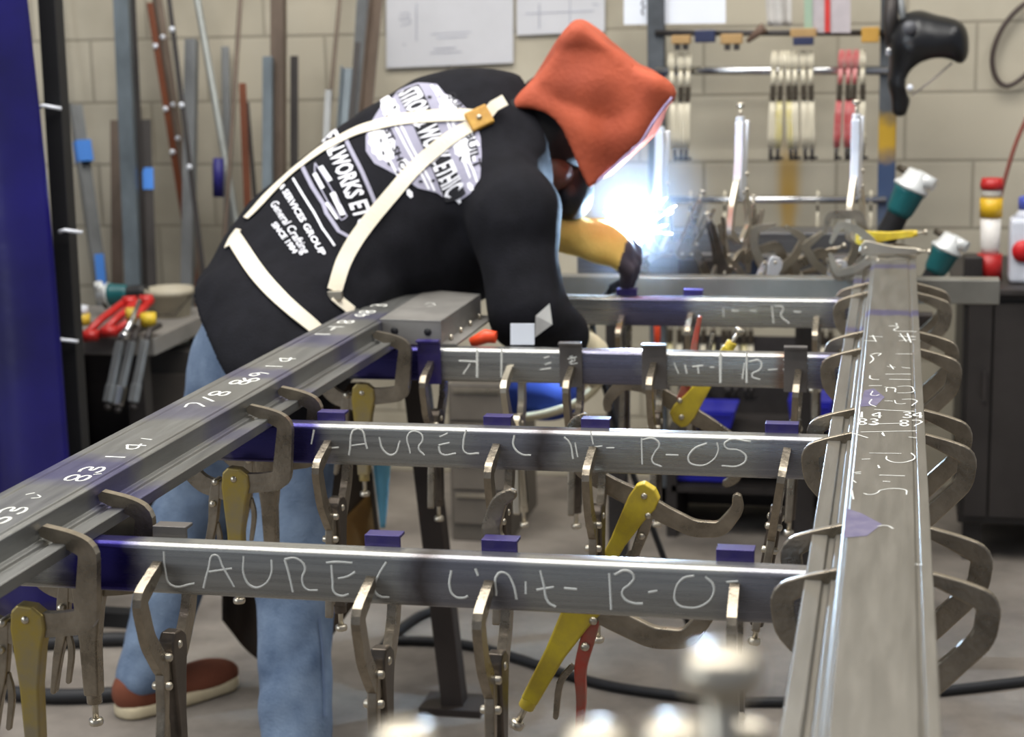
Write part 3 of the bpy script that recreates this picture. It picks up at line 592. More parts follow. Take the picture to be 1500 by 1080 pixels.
# print on the back
def tmesh(txt, bold=.0):
    cu = D.curves.new('t', 'FONT'); cu.body = txt; cu.offset = bold; cu.resolution_u = 2; t = D.objects.new('t', cu); COL.objects.link(t); bpy.context.view_layer.update()
    me = D.meshes.new_from_object(t.evaluated_get(bpy.context.evaluated_depsgraph_get())); D.objects.remove(t)
    bm = bmesh.new(); bm.from_mesh(me); D.meshes.remove(me); bmesh.ops.triangulate(bm, faces=bm.faces)
    vs = [tuple(v.co) for v in bm.verts]; fs = [tuple(v.index for v in f.verts) for f in bm.faces]; bm.free(); return vs, fs
def project(name, vs, fs, A, B_, upv, m, H, off=.0022, parent=None, thick=True):
    """vs: 2D points with x in 0..1 along A->B_ and y in metres/H upward; projected along the back normal"""
    nn = Vector(n_); out = []; ok = []
    dr = (B_-A)
    for x, y in vs:
        p = A+dr*x+upv*(y*H)+nn*.3; h = bs.ray_cast(p, -nn, .7)
        ok.append(h[0] is not None); out.append((h[0]+h[1]*off) if h[0] is not None else p)
    F_ = [f for f in fs if all(ok[i] for i in f) and max((out[f[i]]-out[f[i-1]]).length for i in range(3)) < .12]
    me = D.meshes.new(name); me.from_pydata([tuple(p) for p in out], [], F_); me.materials.append(m); o = D.objects.new(name, me); COL.objects.link(o); sub(parent or shirt, o); return o
def fine(vs, fs, mx):
    bm = bmesh.new(); V_ = [bm.verts.new((x, y, 0)) for x, y in vs]
    for f in fs:
        try: bm.faces.new([V_[i] for i in f])
        except Exception: pass
    for _ in range(4):
        e = [e for e in bm.edges if e.calc_length() > mx]
        if not e: break
        bmesh.ops.subdivide_edges(bm, edges=e, cuts=1); bmesh.ops.triangulate(bm, faces=bm.faces)
    bm.verts.index_update(); v2 = [(v.co.x, v.co.y) for v in bm.verts]; f2 = [tuple(v.index for v in f.verts) for f in bm.faces]; bm.free(); return v2, f2
def pt(txt, p0, p1, hpx, m=None, bold=.02, off=.0024, name='print_lettering'):
    a = b = None
    for ta in (.0, .12, .24, .36):
        for tb in (1., .88, .76, .64):
            if a: break
            a_ = hit(bs, p0[0]+(p1[0]-p0[0])*ta, p0[1]+(p1[1]-p0[1])*ta); b_ = hit(bs, p0[0]+(p1[0]-p0[0])*tb, p0[1]+(p1[1]-p0[1])*tb)
            if a_ and b_: d_ = (b_[0]-a_[0])/(tb-ta); a = (a_[0]-d_*ta, a_[1]); b = (b_[0]+d_*(1-tb), b_[1])
    if not a: print('MISS', txt); return
    vs, fs = tmesh(txt, bold); xs = [v[0] for v in vs]; ys = [v[1] for v in vs]; x0, x1 = min(xs), max(xs); y1 = .7
    v2 = [((v[0]-x0)/(x1-x0), v[1]/y1) for v in vs]; upv = Vector(n_).cross((b[0]-a[0]).normalized()).normalized()
    return project(name, *fine(v2, fs, .12), a[0], b[0], upv, m or m_white, hpx*.00146, off)
def pshape(poly, m, off, name='print_shape'):      # polygon given on the shirt surface
    H = [hit(bs, u, v) for u, v in poly]; H = [h[0] for h in H if h]
    if len(H) < 3: return None
    c = sum(H, Vector())/len(H); nn = Vector(n_); e1 = Vector(r_); e2 = Vector(s_); P2 = [((p-c).dot(e1), (p-c).dot(e2)) for p in H]
    bm = bmesh.new(); bm.faces.new([bm.verts.new((x, y, 0)) for x, y in P2]); bmesh.ops.triangulate(bm, faces=bm.faces); vs = [(v.co.x, v.co.y) for v in bm.verts]; fs = [tuple(v.index for v in f.verts) for f in bm.faces]; bm.free()
    vs, fs = fine(vs, fs, .02)
    out = []; ok = []
    for x, y in vs:
        h = bs.ray_cast(c+e1*x+e2*y+nn*.3, -nn, .7); ok.append(h[0] is not None); out.append((h[0]+h[1]*off) if h[0] is not None else c)
    me = D.meshes.new(name); me.from_pydata([tuple(p) for p in out], [], [f for f in fs if all(ok[i] for i in f)]); me.materials.append(m); o = D.objects.new(name, me); COL.objects.link(o); return sub(shirt, o)
def pline(pts, wpx, m=None, off=.0022, name='print_line'):
    P = [hit(bs, u, v) for u, v in pts]; P = [p for p in P if p]
    if len(P) < 2: return
    Q = []
    for (a, na), (b, nb_) in zip(P, P[1:]):
        for k in range(4):
            c = a.lerp(b, k/4); r = bs.find_nearest(c); Q.append((r[0]+r[1]*off, r[1]))
    Q.append((P[-1][0]+P[-1][1]*off, P[-1][1])); o = ribbon([q[0] for q in Q], [q[1] for q in Q], wpx*.00146, .0004).build(name, m or m_white); return sub(shirt, o)
# crest: ragged grey-white shield with paler plaque and black and white lettering
def blob(cx, cy, rx, ry, n, jag, ang):
    o = []
    for k in range(n):
        a = 2*math.pi*k/n; r = 1+(jag if k % 2 else -jag)*random.uniform(.4, 1); x = rx*math.cos(a)*r; y = ry*math.sin(a)*r; c, s = math.cos(ang), math.sin(ang); o.append((cx+x*c-y*s, cy+x*s+y*c))
    return o
ang = math.atan2(.89, .46)
pshape([(583, 134), (612, 122), (640, 124), (652, 138), (672, 148), (692, 168), (704, 200), (706, 228), (704, 262), (690, 284), (678, 292), (664, 288), (650, 290), (640, 283), (612, 276), (590, 262), (568, 250), (548, 240), (536, 222), (536, 200), (545, 178), (556, 160), (572, 148)], m_grey, .0016, 'print_crest')
for cx, cy, rx, ry, j in ((560, 212, 26, 18, .12), (680, 215, 26, 16, .12), (660, 160, 22, 14, .1), (596, 250, 18, 10, .1), (572, 160, 20, 12, .1)): pshape(blob(cx, cy, rx, ry, 22, j, ang), m_white, .0021, 'print_scrollwork')
for pts in ([(590, 135), (655, 285)], [(560, 150), (628, 278)], [(640, 128), (700, 268)], [(632, 126), (690, 262)], [(568, 148), (636, 280)], [(548, 195), (585, 262)], [(660, 145), (702, 215)]): pline([pts[0], ((pts[0][0]+pts[1][0])/2, (pts[0][1]+pts[1][1])/2), pts[1]], 3.5, m_white, .0026)
def sq(p0, p1, w):
    dx, dy = p1[0]-p0[0], p1[1]-p0[1]; L_ = math.hypot(dx, dy); nx, ny = -dy/L_*w, dx/L_*w; return [(p0[0]-nx, p0[1]-ny), (p1[0]-nx, p1[1]-ny), (p1[0]+nx, p1[1]+ny), (p0[0]+nx, p0[1]+ny)]
m_ink = mat('black_print', (22, 22, 28), rough=.9)
pshape(sq((598, 132), (668, 290), 17), m_ink, .003, 'print_plaque')
pt('STRONG WORK ETHIC', (585, 140), (654, 292), 30, bold=.03, off=.0036)
pt('EST. SHOP', (560, 185), (592, 262), 10, m_ink, .03, .0032); pt('QUALITY', (655, 140), (682, 185), 12, m_ink, .02, .0032); pt('BUILT', (682, 195), (694, 250), 13, m_ink, .02, .0032)
for u, v in ((650, 290), (672, 300), (600, 292), (690, 282)): pshape(blob(u, v-8, 7, 4, 12, .15, ang), m_white, .002, 'print_scrollwork')
pt('METALWORKS ETC', (463, 180), (526, 336), 25, bold=.03)
pline([(506, 203), (520, 232), (535, 264), (549, 298)], 6, m_grey); pline([(443, 243), (458, 275), (474, 300), (478, 313), (496, 340), (512, 349)], 6, m_grey); pline([(430, 262), (445, 288), (460, 312), (472, 335), (490, 361)], 3.2)
for a, b, w in (((461, 255), (473, 277), 6), ((470, 245), (484, 266), 7), ((487, 283), (502, 316), 8), ((478, 298), (494, 322), 4)): pline([a, ((a[0]+b[0])/2, (a[1]+b[1])/2), b], w)
for L_ in ([(462, 240), (484, 275), (508, 318), (500, 324), (480, 296), (462, 262), (462, 240)],): pline(L_, 2, m_grey)
pt('& SERVICES GROUP', (409, 274), (469, 376), 9, bold=.03); pt('General Crafting', (396, 300), (444, 374), 12, bold=.01); pt('SINCE 1984', (398, 330), (430, 373), 8, bold=.03)
for k in range(16):      # small dark ornaments over the crest
    t_ = k/15; a_ = -2.2+4.4*t_; cx, cy = 620+math.cos(a_+ang+1.57)*62, 205+math.sin(a_+ang+1.57)*62
    pshape(blob(cx, cy, 3.5, 1.8, 8, .1, a_+ang), m_ink, .0034, 'print_ornament')
# sleeve label
h0 = [hit(bs, u, v, .008) for u, v in ((784, 462), (802, 446), (806, 474), (783, 491))]
if all(h0): o = MB().add([h[0] for h in h0], [(0, 1, 2, 3)]).build('sleeve_label', mat('white_label', (214, 214, 210), rough=.8)); sub(shirt, o); o['label'] = 'white sleeve label'
# shoes
m_shoe = mat('rust_brown_suede', (112, 60, 38), rough=.85, var=.15); m_sole = mat('cream_rubber_sole', (196, 182, 150), rough=.7)
for A in (ALf, ARt):
    fd = nrm([.62, .78, 0]); sd = np.array([-fd[1], fd[0], 0]); hc = np.array([A[0], A[1], 0]); R_ = rows(fd, sd, [0, 0, 1])
    def up_f(P): 
        d = ell(P, hc+[0, 0, .055]-fd*.005, R_, (.075, .052, .062)); d = smin(d, ell(P, hc+fd*.14+np.array([0, 0, .035]), R_, (.10, .05, .045)), .05); return np.maximum(d, .02-P[:, 2])
    def so_f(P):
        q = (P-hc)@R_.T; x = q[:, 0]; w_ = .045+.008*np.sin((x+.07)*11); dd = np.maximum(np.abs(q[:, 1])-w_, np.abs(x-.08)-.155); c = np.hypot(np.maximum(np.abs(x-.08)-.11, 0), q[:, 1])-w_
        return np.maximum(np.maximum(dd, c), np.maximum(q[:, 2]-.032, .001-q[:, 2]))
    lo = hc-[.2, .2, .03]; hi = hc+[.32, .3, .16]
    up = organic('shoe', up_f, lo, hi, .008, m_shoe, person); up['label'] = 'rust brown shoe'
    so = organic('sole', so_f, lo, hi, .007, m_sole, smooth=1); sub(up, so)
# hood over the welding helmet
e1 = nrm([.80, .10, -.60]); e2 = nrm([.70, .12, .71]); e2 = nrm(e2-e1*e2.dot(e1)); e3 = np.cross(e1, e2)
HC = np.array(atY(864, 160, 3.9))
def a2(u, v): q = atY(u, v, 3.82); return np.array([q.x, q.z])
LA, LB, LC_ = a2(818, 160), a2(874, 285), a2(728, 154); RR, BB = a2(1006, 150), a2(862, 281)
def half(P, A, B_):    # signed distance, positive on the left of A->B_ in the xz view
    t = nrm(B_-A); n = np.array([-t[1], t[0]]); return (P[:, [0, 2]]-A)@n
def hood_f(P):
    q = (P-HC)@rows(e1, e2, e3).T
    d = rbx(P, HC, rows(e1, e2, e3), (.147, .152, .135), .03)
    d = d+wr(P, 28, 50, 21)*.013-np.abs(wr(P, 22, 38, 51))*.026+.008+.02*(q[:, 0]**2+q[:, 1]**2)/.02*.25
    w1 = 1/(1+np.exp((q[:, 1]-.06)/.02)); u_ = q[:, 0]*.75+q[:, 1]*.66
    d = d-.012*np.exp(-((u_+.015)**2)/.0012)*w1+.012*np.exp(-((u_-.035)**2)/.0010)*w1-.008*np.exp(-((u_-.09)**2)/.001)*w1
    d = d+.02*np.clip(q[:, 0]*q[:, 1]*-30, -1, 1)*0
    sh = np.maximum(d, -(d+.017))
    c1 = np.maximum(-half(P, LA, LB), -half(P, LC_, LA+(LA-LC_)*.01))
    k = np.minimum(half(P, LA, LB), half(P, LC_, LA)) ; inside = smin(half(P, LB, LA)*1., half(P, LA, LC_)*1., .03)
    cut = -smin(-half(P, LB, LA), -half(P, LA, LC_), .04)
    sh = np.maximum(sh, -cutneck(P))
    f = half(P, BB, RR)
    return np.maximum(sh, -f-.0)
def cutneck(P):           # region removed at the neck: below-left of both lines; negative inside the removed region
    a = half(P, LA, LB); b = half(P, LC_, LA); return -smin(-a, -b, .045) if SGN > 0 else -smin(a, b, .045)
def SG(): 
    t = np.array([[atY(760, 220, 3.82).x, 3.82, atY(760, 220, 3.82).z]]); return 1 if half(t, LA, LB)[0] < 0 else -1
SGN = SG()
hood = organic('leather_hood', hood_f, HC-.30, HC+.30, .0075, m_hood, person, smooth=1); hood['label'] = 'orange leather hood with turned up rim'
# rim stitched white along the face opening
hb = bvh(hood); P = []
for u, v in ((1003, 150), (993, 172), (975, 197), (952, 218), (935, 230), (905, 252), (880, 268), (864, 281)):
    q = atY(u, v, HC[1]-.13); r = hb.find_nearest(q); P.append(r[0])
o = MB().tube(P, .0032, 6).build('hood_rim', mat('lilac_edging', (196, 180, 220), rough=.7)); sub(hood, o)
m_bala = mat('black_knit', (16, 16, 18), rough=.9)
def bala_f(P):
    d = ell(P, HD-nrm(HD-NB)*.02, np.eye(3), (.108, .11, .11)); d = smin(d, cap(P, NB+np.array([0.01, -.04, .0]), HD+np.array([-.02, -.02, -.01]), .088, .092), .05); d = d+wr(P, 40, 80, 9)*.010-np.abs(wr(P, 60, 90, 19))*.012
    face = atY(812, 256, 3.78); return np.maximum(d, .045-np.linalg.norm(P-np.array(face), axis=1))
o = organic('balaclava', bala_f, HD-.26, HD+.2, .009, m_bala, person); o['label'] = 'black cloth neck cover'
sk = atY(806, 252, 3.84)
def neck_f(P): return ell(P, np.array(sk), np.eye(3), (.052, .05, .044))
o = organic('neck_guard', neck_f, np.array(sk)-.08, np.array(sk)+.08, .007, mat('brown_leather_guard', (84, 48, 34), rough=.6), person)
st = MB().tube([atY(798, 236, 3.792), atY(803, 250, 3.786), atY(810, 266, 3.792)], .0022, 6).build('guard_stitching', mat('gold_thread', (190, 150, 40), rough=.6)); sub(o, st)
mk = atY(830, 287, 3.9)
def mask_f(P): d = ell(P, np.array(mk), rows(e1, e2, e3), (.055, .055, .07)); return smin(d, cap(P, np.array(mk), HD, .05, .07), .03)
o = organic('welding_mask', mask_f, np.array(mk)-[.12, .14, .1], np.array(mk)+[.14, .14, .22], .009, mat('black_mask_plastic', (12, 14, 20), rough=.45), person); o['label'] = 'black welding mask under the hood'
# gloves
def glove(W_, dirp, side, back, m1, m2, sc=1.0, curl=1.0, name='welding_glove'):
    dirp = nrm(dirp); back = nrm(np.array(back)-dirp*np.dot(back, dirp)); side = np.cross(dirp, back)*side
    W_ = np.array(W_); palm = W_+dirp*.06*sc
    fg = []
    for k, (o_, L_) in enumerate(((-.032, .070), (-.011, .078), (.011, .074), (.031, .060))):
        b = W_+dirp*.095*sc+side*o_*sc; m_ = b+(dirp*.75-back*.5*curl)*L_*.5*sc; e = m_+(dirp*.15-back*1.0*curl)*L_*.5*sc; fg.append((b, m_, e))
    tb = W_+dirp*.035*sc-side*.035*sc; tm = tb+(dirp*.6-side*.7-back*.2)*.038*sc; te = tm+(dirp*.8-back*.6+side*.2)*.03*sc
    def f_(P):
        d = ell(P, palm, rows(dirp, side, back), (.06*sc, .047*sc, .028*sc)); d = smin(d, cap(P, W_-dirp*.10*sc, W_, .052*sc, .036*sc), .03)
        for b, m_, e in fg:
            g = np.minimum(cap(P, b, m_, .0145*sc, .013*sc), cap(P, m_, e, .013*sc, .0115*sc)); d = smin(d, g, .007)
        g = np.minimum(cap(P, tb, tm, .017*sc, .014*sc), cap(P, tm, te, .014*sc, .012*sc)); d = smin(d, g, .01)
        return d+wr(P, 60, 110, 2)*.0012
    lo = W_-.2*sc; hi = W_+.22*sc; o = organic(name, f_, lo, hi, .0055, m1, person, smooth=1); o.data.materials.append(m2)
    for p in o.data.polygons:
        c = np.array(p.center); 
        if (c-W_)@dirp > .10*sc: p.material_index = 1
    return o, fg
gl, fgs = glove(atY(834, 342, 3.90), [.88, .1, -.3], 1, [.3, -.5, .85], m_glove, m_glovd, 1.28); gl['label'] = 'yellow leather glove with dark fingertips'
g2, _ = glove(WRt+nrm(WRt-ER)*.0, WRt-ER, -1, [.4, -.6, .5], m_cream, m_cream, 1.0, .8); g2['label'] = 'cream leather glove'
# apron hanging in front of the legs
def sheet(name, f2, nu, nv, th, m, parent=None):
    vs = [f2(i/nu, j/nv) for j in range(nv+1) for i in range(nu+1)]; fs = [(j*(nu+1)+i, j*(nu+1)+i+1, (j+1)*(nu+1)+i+1, (j+1)*(nu+1)+i) for j in range(nv) for i in range(nu)]
    mb = MB(); mb.add(vs, fs, True); o = mb.build(name, m); s = o.modifiers.new('t', 'SOLIDIFY'); s.thickness = th
    if parent is not None: sub(parent, o)
    return o
def ap(a, b):
    u = 325+(235-30*(1-b))*a; v0 = 560; v1 = 880+115*math.sin(a*3.1+.25)-40*a; y = 3.66+.035*math.sin(a*14)*b+.05*a
    return atY(u, v0+(v1-v0)*b, y)
o = sheet('leather_apron', ap, 40, 24, .004, m_apron, person); o['label'] = 'dark leather apron hanging between the legs'
o2_ = sheet('suede_panel', lambda a, b: ap(.72+.26*a, .6+.32*b)+V(0, -.012, 0), 8, 8, .003, mat('ochre_suede', (128, 92, 34), c2=(96, 66, 26), rough=.85), o); o2_['label'] = 'ochre suede panel'
# welding torch held by the glove
t = empty('welding_torch', fgs[1][2], 'welding torch held in the yellow glove, its cable curving back under the sleeve', 'welding torch')
tip = np.array(ARC_P) if False else np.array(atY(930, 352, 4.0)); g0 = np.array(fgs[1][2])
o = MB().tube([g0+[-.05, .01, -.03], g0, g0+(tip-g0)*.4+[0, 0, -.005], g0+(tip-g0)*.62], [.012, .012, .011, .009], 10).build('torch_body', m_black); sub(t, o)
o = MB().tube([g0+(tip-g0)*.62, g0+(tip-g0)*.92], [.008, .0065], 10).build('torch_nozzle', mat('copper', (184, 115, 70), rough=.35, metal=1)); sub(t, o)
cc = cr([tuple(g0+[-.05, .01, -.03]), tuple(g0+[-.1, .03, -.12]), tuple(g0+[-.05, .1, -.4]), tuple(g0+[.1, .2, -.9])], 8)
o = MB().tube(cc, .008, 8).build('torch_cable', m_black); sub(t, o)
# ================================================================ background against the wall
def papr(u0, v0, u1, v1, y, name, label, cat, m, yaw=0, dv=0):
    a = atY(u0, v0, y); b = atY(u1, v0+dv, y); c = atY(u1, v1+dv, y); d = atY(u0, v1, y)
    vs = [a, b, c, d]; vs += [p+V(0, -.002, 0) for p in vs]
    o = MB().add(vs, [(0, 1, 2, 3), (7, 6, 5, 4), (0, 4, 5, 1), (1, 5, 6, 2), (2, 6, 7, 3), (3, 7, 4, 0)]).build(name, m)
    if label: tag(o, label, cat)
    return o
m_paper = mat('drawing_paper', (205, 205, 208), rough=.8, var=.03); m_paper2 = mat('white_card', (226, 230, 238), rough=.7, var=.02); m_inkp = mat('paper_ink', (168, 170, 182), rough=.8, var=.1)
P1 = papr(566, -60, 752, 100, WY-.012, 'shop_drawing', 'large shop drawing taped to the wall behind the bent back', 'paper', m_paper, dv=-8)
for L_ in ([(585, 20), (600, 22), (585, 28), (602, 30), (587, 38)], [(636, 72), (668, 70)], [(630, 78), (676, 76)], [(632, 50), (690, 47)], [(640, 56), (684, 53)], [(600, -10), (720, -14)], [(610, 5), (610, 60)], [(590, 65), (594, 66)]): strokes('printed_line', P1, [L_], lambda u, v: atY(u, v, WY-.0145), (0, -1, 0), .002, m=m_inkp)
P2 = papr(757, -60, 886, 52, WY-.01, 'shop_drawing', 'grey drawing sheet on the wall directly above the orange hood', 'paper', m_paper, dv=-6)
for L_ in ([(790, 5), (790, 42)], [(835, 0), (835, 40)], [(770, 20), (870, 16)], [(868, 6), (876, 7)]): strokes('printed_line', P2, [L_], lambda u, v: atY(u, v, WY-.0125), (0, -1, 0), .002, m=m_inkp)
P3 = papr(914, -60, 1063, 36, WY-.3, 'white_card', 'bright white card clipped above the tool rack', 'paper', m_paper2, dv=-2)
strokes('printed_line', P3, [[(943, 0), (940, 6), (944, 10), (940, 16), (943, 22)]], lambda u, v: atY(u, v, WY-.3025), (0, -1, 0), .003, m=mat('ink_dark', (70, 70, 80)))
o = sheet('plastic_sleeve', lambda a, b: atY(1118+a*42+b*2*(1-a)*3, -40+b*78, 5.28+.01*math.sin(a*9)), 12, 8, .002, mat('milky_plastic', (190, 186, 180), rough=.4)); tag(o, 'crumpled translucent plastic sleeve hanging left of the red strip', 'plastic sleeve')
P4 = papr(1178, -60, 1246, 48, 5.26, 'grey_notice', 'grey notice with a red strip hanging on the tool rack', 'paper', mat('grey_notice', (176, 168, 170), rough=.8), dv=0)
sub(P4, papr(1208, -60, 1216, 47, 5.255, 'red_strip', None, None, mat('red_strip', (190, 50, 44), rough=.6))); sub(P4, papr(1178, -60, 1190, 47, 5.256, 'green_edge', None, None, mat('pale_green', (150, 172, 150), rough=.7)))
# leaning stock: (top u, v, lower u, v, width px, colour, kind, taped?, extra)
m_tape = mat('blue_tape', (72, 136, 222), rough=.7, var=.05)
SC = {'g': (122, 124, 124), 'b': (104, 114, 120), 'l': (146, 146, 142), 'd': (58, 54, 52), 'r': (112, 62, 38), 'w': (112, 98, 86), 'c': (158, 162, 158)}
SMT = {k: mat('stock_'+k, c, rough=.5, metal=.4, var=.22, scale=14, stretch=(1, 1, .4)) for k, c in SC.items()}
SN = [('flat_bar', 'thin dark flat bar leaning beside the purple curtain', (84, -60), (98, 330), 7, 'd', 0, []), ('pipe', 'pale thin pipe leaning next to the curtain post', (74, -60), (93, 250), 7, 'l', 0, []),
 ('angle_bar', 'short grey angle bar with one blue tape near its top, leftmost', (112, 152), (150, 420), 22, 'g', 1, [((121, 222), 28)]), ('flat_bar', 'narrow grey bar right of the leftmost taped angle', (128, 250), (156, 420), 9, 'w', 0, []),
 ('square_tube', 'tall blue-grey square tube rising out of the picture, left', (176, -60), (196, 420), 22, 'b', 0, []), ('channel_bar', 'tall dark channel with holes beside the blue-grey tube', (190, -60), (207, 300), 11, 'd', 0, []),
 ('flat_bar', 'short brown flat bar behind the taped tubes', (170, 176), (172, 440), 18, 'w', 0, []), ('square_tube', 'grey square tube with two blue tapes, centre of the left stock', (196, 152), (206, 440), 17, 'g', 1, [((190, 262), 22), ((203, 368), 36)]),
 ('flat_bar', 'black ended flat bar behind the taped tube', (214, 175), (222, 400), 14, 'd', 1, [((216, 262), 12)]), ('rusty_bar', 'rusty bar leaning right at the left of the white-marked tube', (219, 4), (283, 400), 10, 'r', 0, []),
 ('angle_bar', 'grey angle with white paint marks beside the rusty bar', (230, -20), (292, 400), 17, 'w', 0, []), ('flat_bar', 'thin dark bar right of the white-marked angle', (244, -30), (298, 400), 7, 'd', 0, []),
 ('square_tube', 'grey tube with its top just under the second wall joint', (281, 58), (277, 300), 17, 'g', 0, []), ('conduit', 'pale blue-grey conduit leaning steeply to the right', (284, -30), (352, 360), 11, 'c', 0, []),
 ('flat_bar', 'short thin grey bar between conduit and rusty stub', (330, 68), (334, 340), 12, 'g', 0, []), ('round_bar', 'thin brown rod rising out of view left of the blue-grey tube', (356, -60), (335, 260), 7, 'w', 0, []),
 ('rusty_bar', 'rusty brown flat bar with a short top, centre of the stock', (355, 122), (368, 420), 11, 'r', 0, []), ('flat_bar', 'narrow dark strip leaning behind the rusty bar', (362, 150), (384, 420), 6, 'd', 0, []), ('square_tube', 'blue-grey square tube ending level with the second block course', (393, 84), (392, 330), 14, 'b', 0, []),
 ('square_tube', 'tall brown-grey tube rising out of view, above the waist', (408, -60), (408, 330), 19, 'w', 0, []), ('flat_bar', 'very dark flat bar standing right of the tall brown tube', (431, 82), (431, 300), 12, 'd', 0, []),
 ('round_bar', 'thin dark rod leaning left above the shoulder strap', (503, -60), (476, 230), 6, 'w', 0, []), ('flat_bar', 'short grey bar at the back of the shirt hem', (481, 132), (476, 240), 10, 'g', 0, []), ('angle_bar', 'bluish angle ending just above the shoulder', (508, 98), (500, 220), 16, 'b', 0, []),
 ('square_tube', 'tall grey tube rising out of view left of the drawing', (536, -60), (520, 200), 15, 'g', 0, []), ('angle_bar', 'tall dark angle directly left of the shop drawing', (556, -60), (532, 200), 16, 'w', 0, []), ('flat_bar', 'short stub of bar between the two tall tubes above the shoulder', (524, 62), (512, 200), 9, 'd', 0, [])]
for i, (nm, lb, (u0, v0), (u1, v1), w, c, tp, tapes) in enumerate(SN):
    yt = WY-.03-(i*5 % 7)*.045; t = atY(u0, v0, yt); l = atY(u1, v1, yt-.12); d = l-t; k = (0-t.z)/d.z; b = t+d*k; b.z = .0
    ww = w*5.5/F; up = V(1, 0, 0)
    bz = b+(t-b).normalized()*ww*.5; bz.z = max(bz.z, .006)
    mb = MB()
    if nm in ('pipe', 'round_bar', 'conduit'): mb.tube([b, t], ww/2, 12)
    elif nm == 'angle_bar' or nm == 'channel_bar': mb.bar(b, t, ww, ww*.8, ang=True)
    elif nm == 'square_tube': mb.bar(b, t, ww, ww)
    else: mb.bar(b, t, ww, .006)
    o = mb.build(nm, SMT[c], bevel=.001, origin=b); tag(o, lb, 'steel bar', 'steel stock leaning on the wall')
    for (tu, tv), tw in tapes:
        f_ = (tv-v0)/(v1-v0); q = t.lerp(l, f_); dd = (t-b).normalized()
        hl = .035 if tv < 300 else .042
        if tw == 36: hl = .045
        e = MB().bar(q-dd*hl, q+dd*hl, ww+.004, (ww if nm == 'square_tube' else ww*.8 if nm == 'angle_bar' else .006)+.004).build('tape_band', m_tape); sub(o, e)
    if nm == 'square_tube':
        e = MB().bar(t-(t-b).normalized()*.012, t+(t-b).normalized()*.0006, ww*.72, ww*.72).build('open_end', m_dark); sub(o, e)
    if 'white-marked' in lb or 'white paint' in lb:
        for f_ in (.16, .42, .58):
            q = t.lerp(l, f_*random.uniform(.85, 1.1))+V(.0, -ww*.42, 0); sub(o, MB().ico(q, .009, 6).build('paint_blob', m_paper2))
o = MB().bar(atY(145, 372, 5.3), atY(150, 432, 5.28), .03, .004).build('tape_strip', m_tape); tag(o, 'long blue tape strip stuck down the leaning stock at far left', 'tape')
o = MB().tube([atY(320, 232, 5.3), atY(320, 288, 5.3)], [.017, .018], 10).build('navy_cap', mat('navy_plastic', (38, 34, 110), rough=.5)); tag(o, 'small navy plastic cap hanging on a rod in the leaning stock', 'cap')  # small navy cap hung among the leaning bars
# purple welding curtain with its post
m_cur = mat('violet_vinyl', (26, 20, 98), c2=(16, 12, 66), rough=.28, scale=2.5, bump=.35, bscale=6, spec=.6)
def cf(a, b):
    z = 2.3*(1-b)+.07*b; x = -3.3+a*1.30-.02; y = 3.9+.03*math.sin(a*26)+.03*math.sin(a*9+b*3)+.02*math.sin(b*7+a*4); return V(x+.05*b*a, y, z)
cu = sheet('welding_curtain', cf, 90, 40, .003, m_cur); tag(cu, 'glossy violet welding curtain hanging at the left edge', 'curtain')
pst = empty('curtain_frame', (-2.0, 4.02, 0), 'black post of the curtain frame at the edge of the violet curtain', 'frame')
a = atY(68, -90, 4.02); b = atY(118, 720, 4.02); dd = (b-a); k = (.0-a.z)/dd.z; b = a+dd*k
sub(pst, MB().bar(a, b, .045, .045).build('post', m_black, bevel=.002)); sub(pst, MB().bar((b.x-.2, 4.02, .02), (b.x+.2, 4.02, .02), .05, .04).build('foot', m_black))
sub(pst, MB().bar(V(-3.3, 3.95, 2.32), V(a.x+.02, 3.99, 2.32), .03, .03).build('top_rail', m_black))
for u, v in ((67, 158), (98, 340), (92, 500)):
    q = atY(u, v, 3.97); sub(pst, MB().tube([q+V(-.02, 0, 0), q+V(.0, -.01, .006), q+V(.03, .02, -.004)], .005, 6).build('cord_tie', m_paper2))
# tool rack right of the welder: two posts and cross rods
rk = empty('tool_rack', (-.4, 5.3, 0), 'open steel tool rack with painted posts and silver rods on the right', 'rack')
m_rkb = dyed('rack_post_paint', (92, 96, 100), [(1.02, .12, .12, .8)], dye=(44, 70, 112), extra=(((206, 164, 36), [(1.145, .055, .05, .9)]), ((60, 62, 64), [(1.5, .12, .06, .9)])), axis='Z', rough=.55, metal=.2, var=.2)
m_rka = dyed('rack_post_grey', (84, 88, 92), [(1.29, .03, .05, .8)], dye=(64, 110, 190), axis='Z', rough=.55, metal=.3, var=.3)
def vpost(u, v, y, w, m, nm='post', z1=2.0): p = atY(u, v, y); o = MB().box((p.x, y, z1/2), (w, w, z1)).build(nm, m, bevel=.003); sub(rk, o); return p.x
xa = vpost(962, 80, 5.3, .05, m_rka); xb = vpost(1302, 80, 5.3, .05, m_rkb)
for v, r, m, nm in ((48, .009, m_dark, 'rod'), (103, .013, m_chrome, 'rod'), (291, .011, m_chrome, 'rod')):
    za = atY(962, v, 5.3).z; sub(rk, MB().tube([(xa, 5.27, za), (xb, 5.27, atY(1290, v, 5.3).z)], r, 12).build(nm, m))
zl = atY(1050, 462, 5.27).z; sub(rk, MB().tube([(xa, 5.27, zl), (xb, 5.27, zl)], .012, 12).build('rod', m_chrome))
sub(rk, MB().box(((xa+xb)/2, 5.3, .04), (xb-xa, .05, .05)).build('bottom_rail', m_dark))
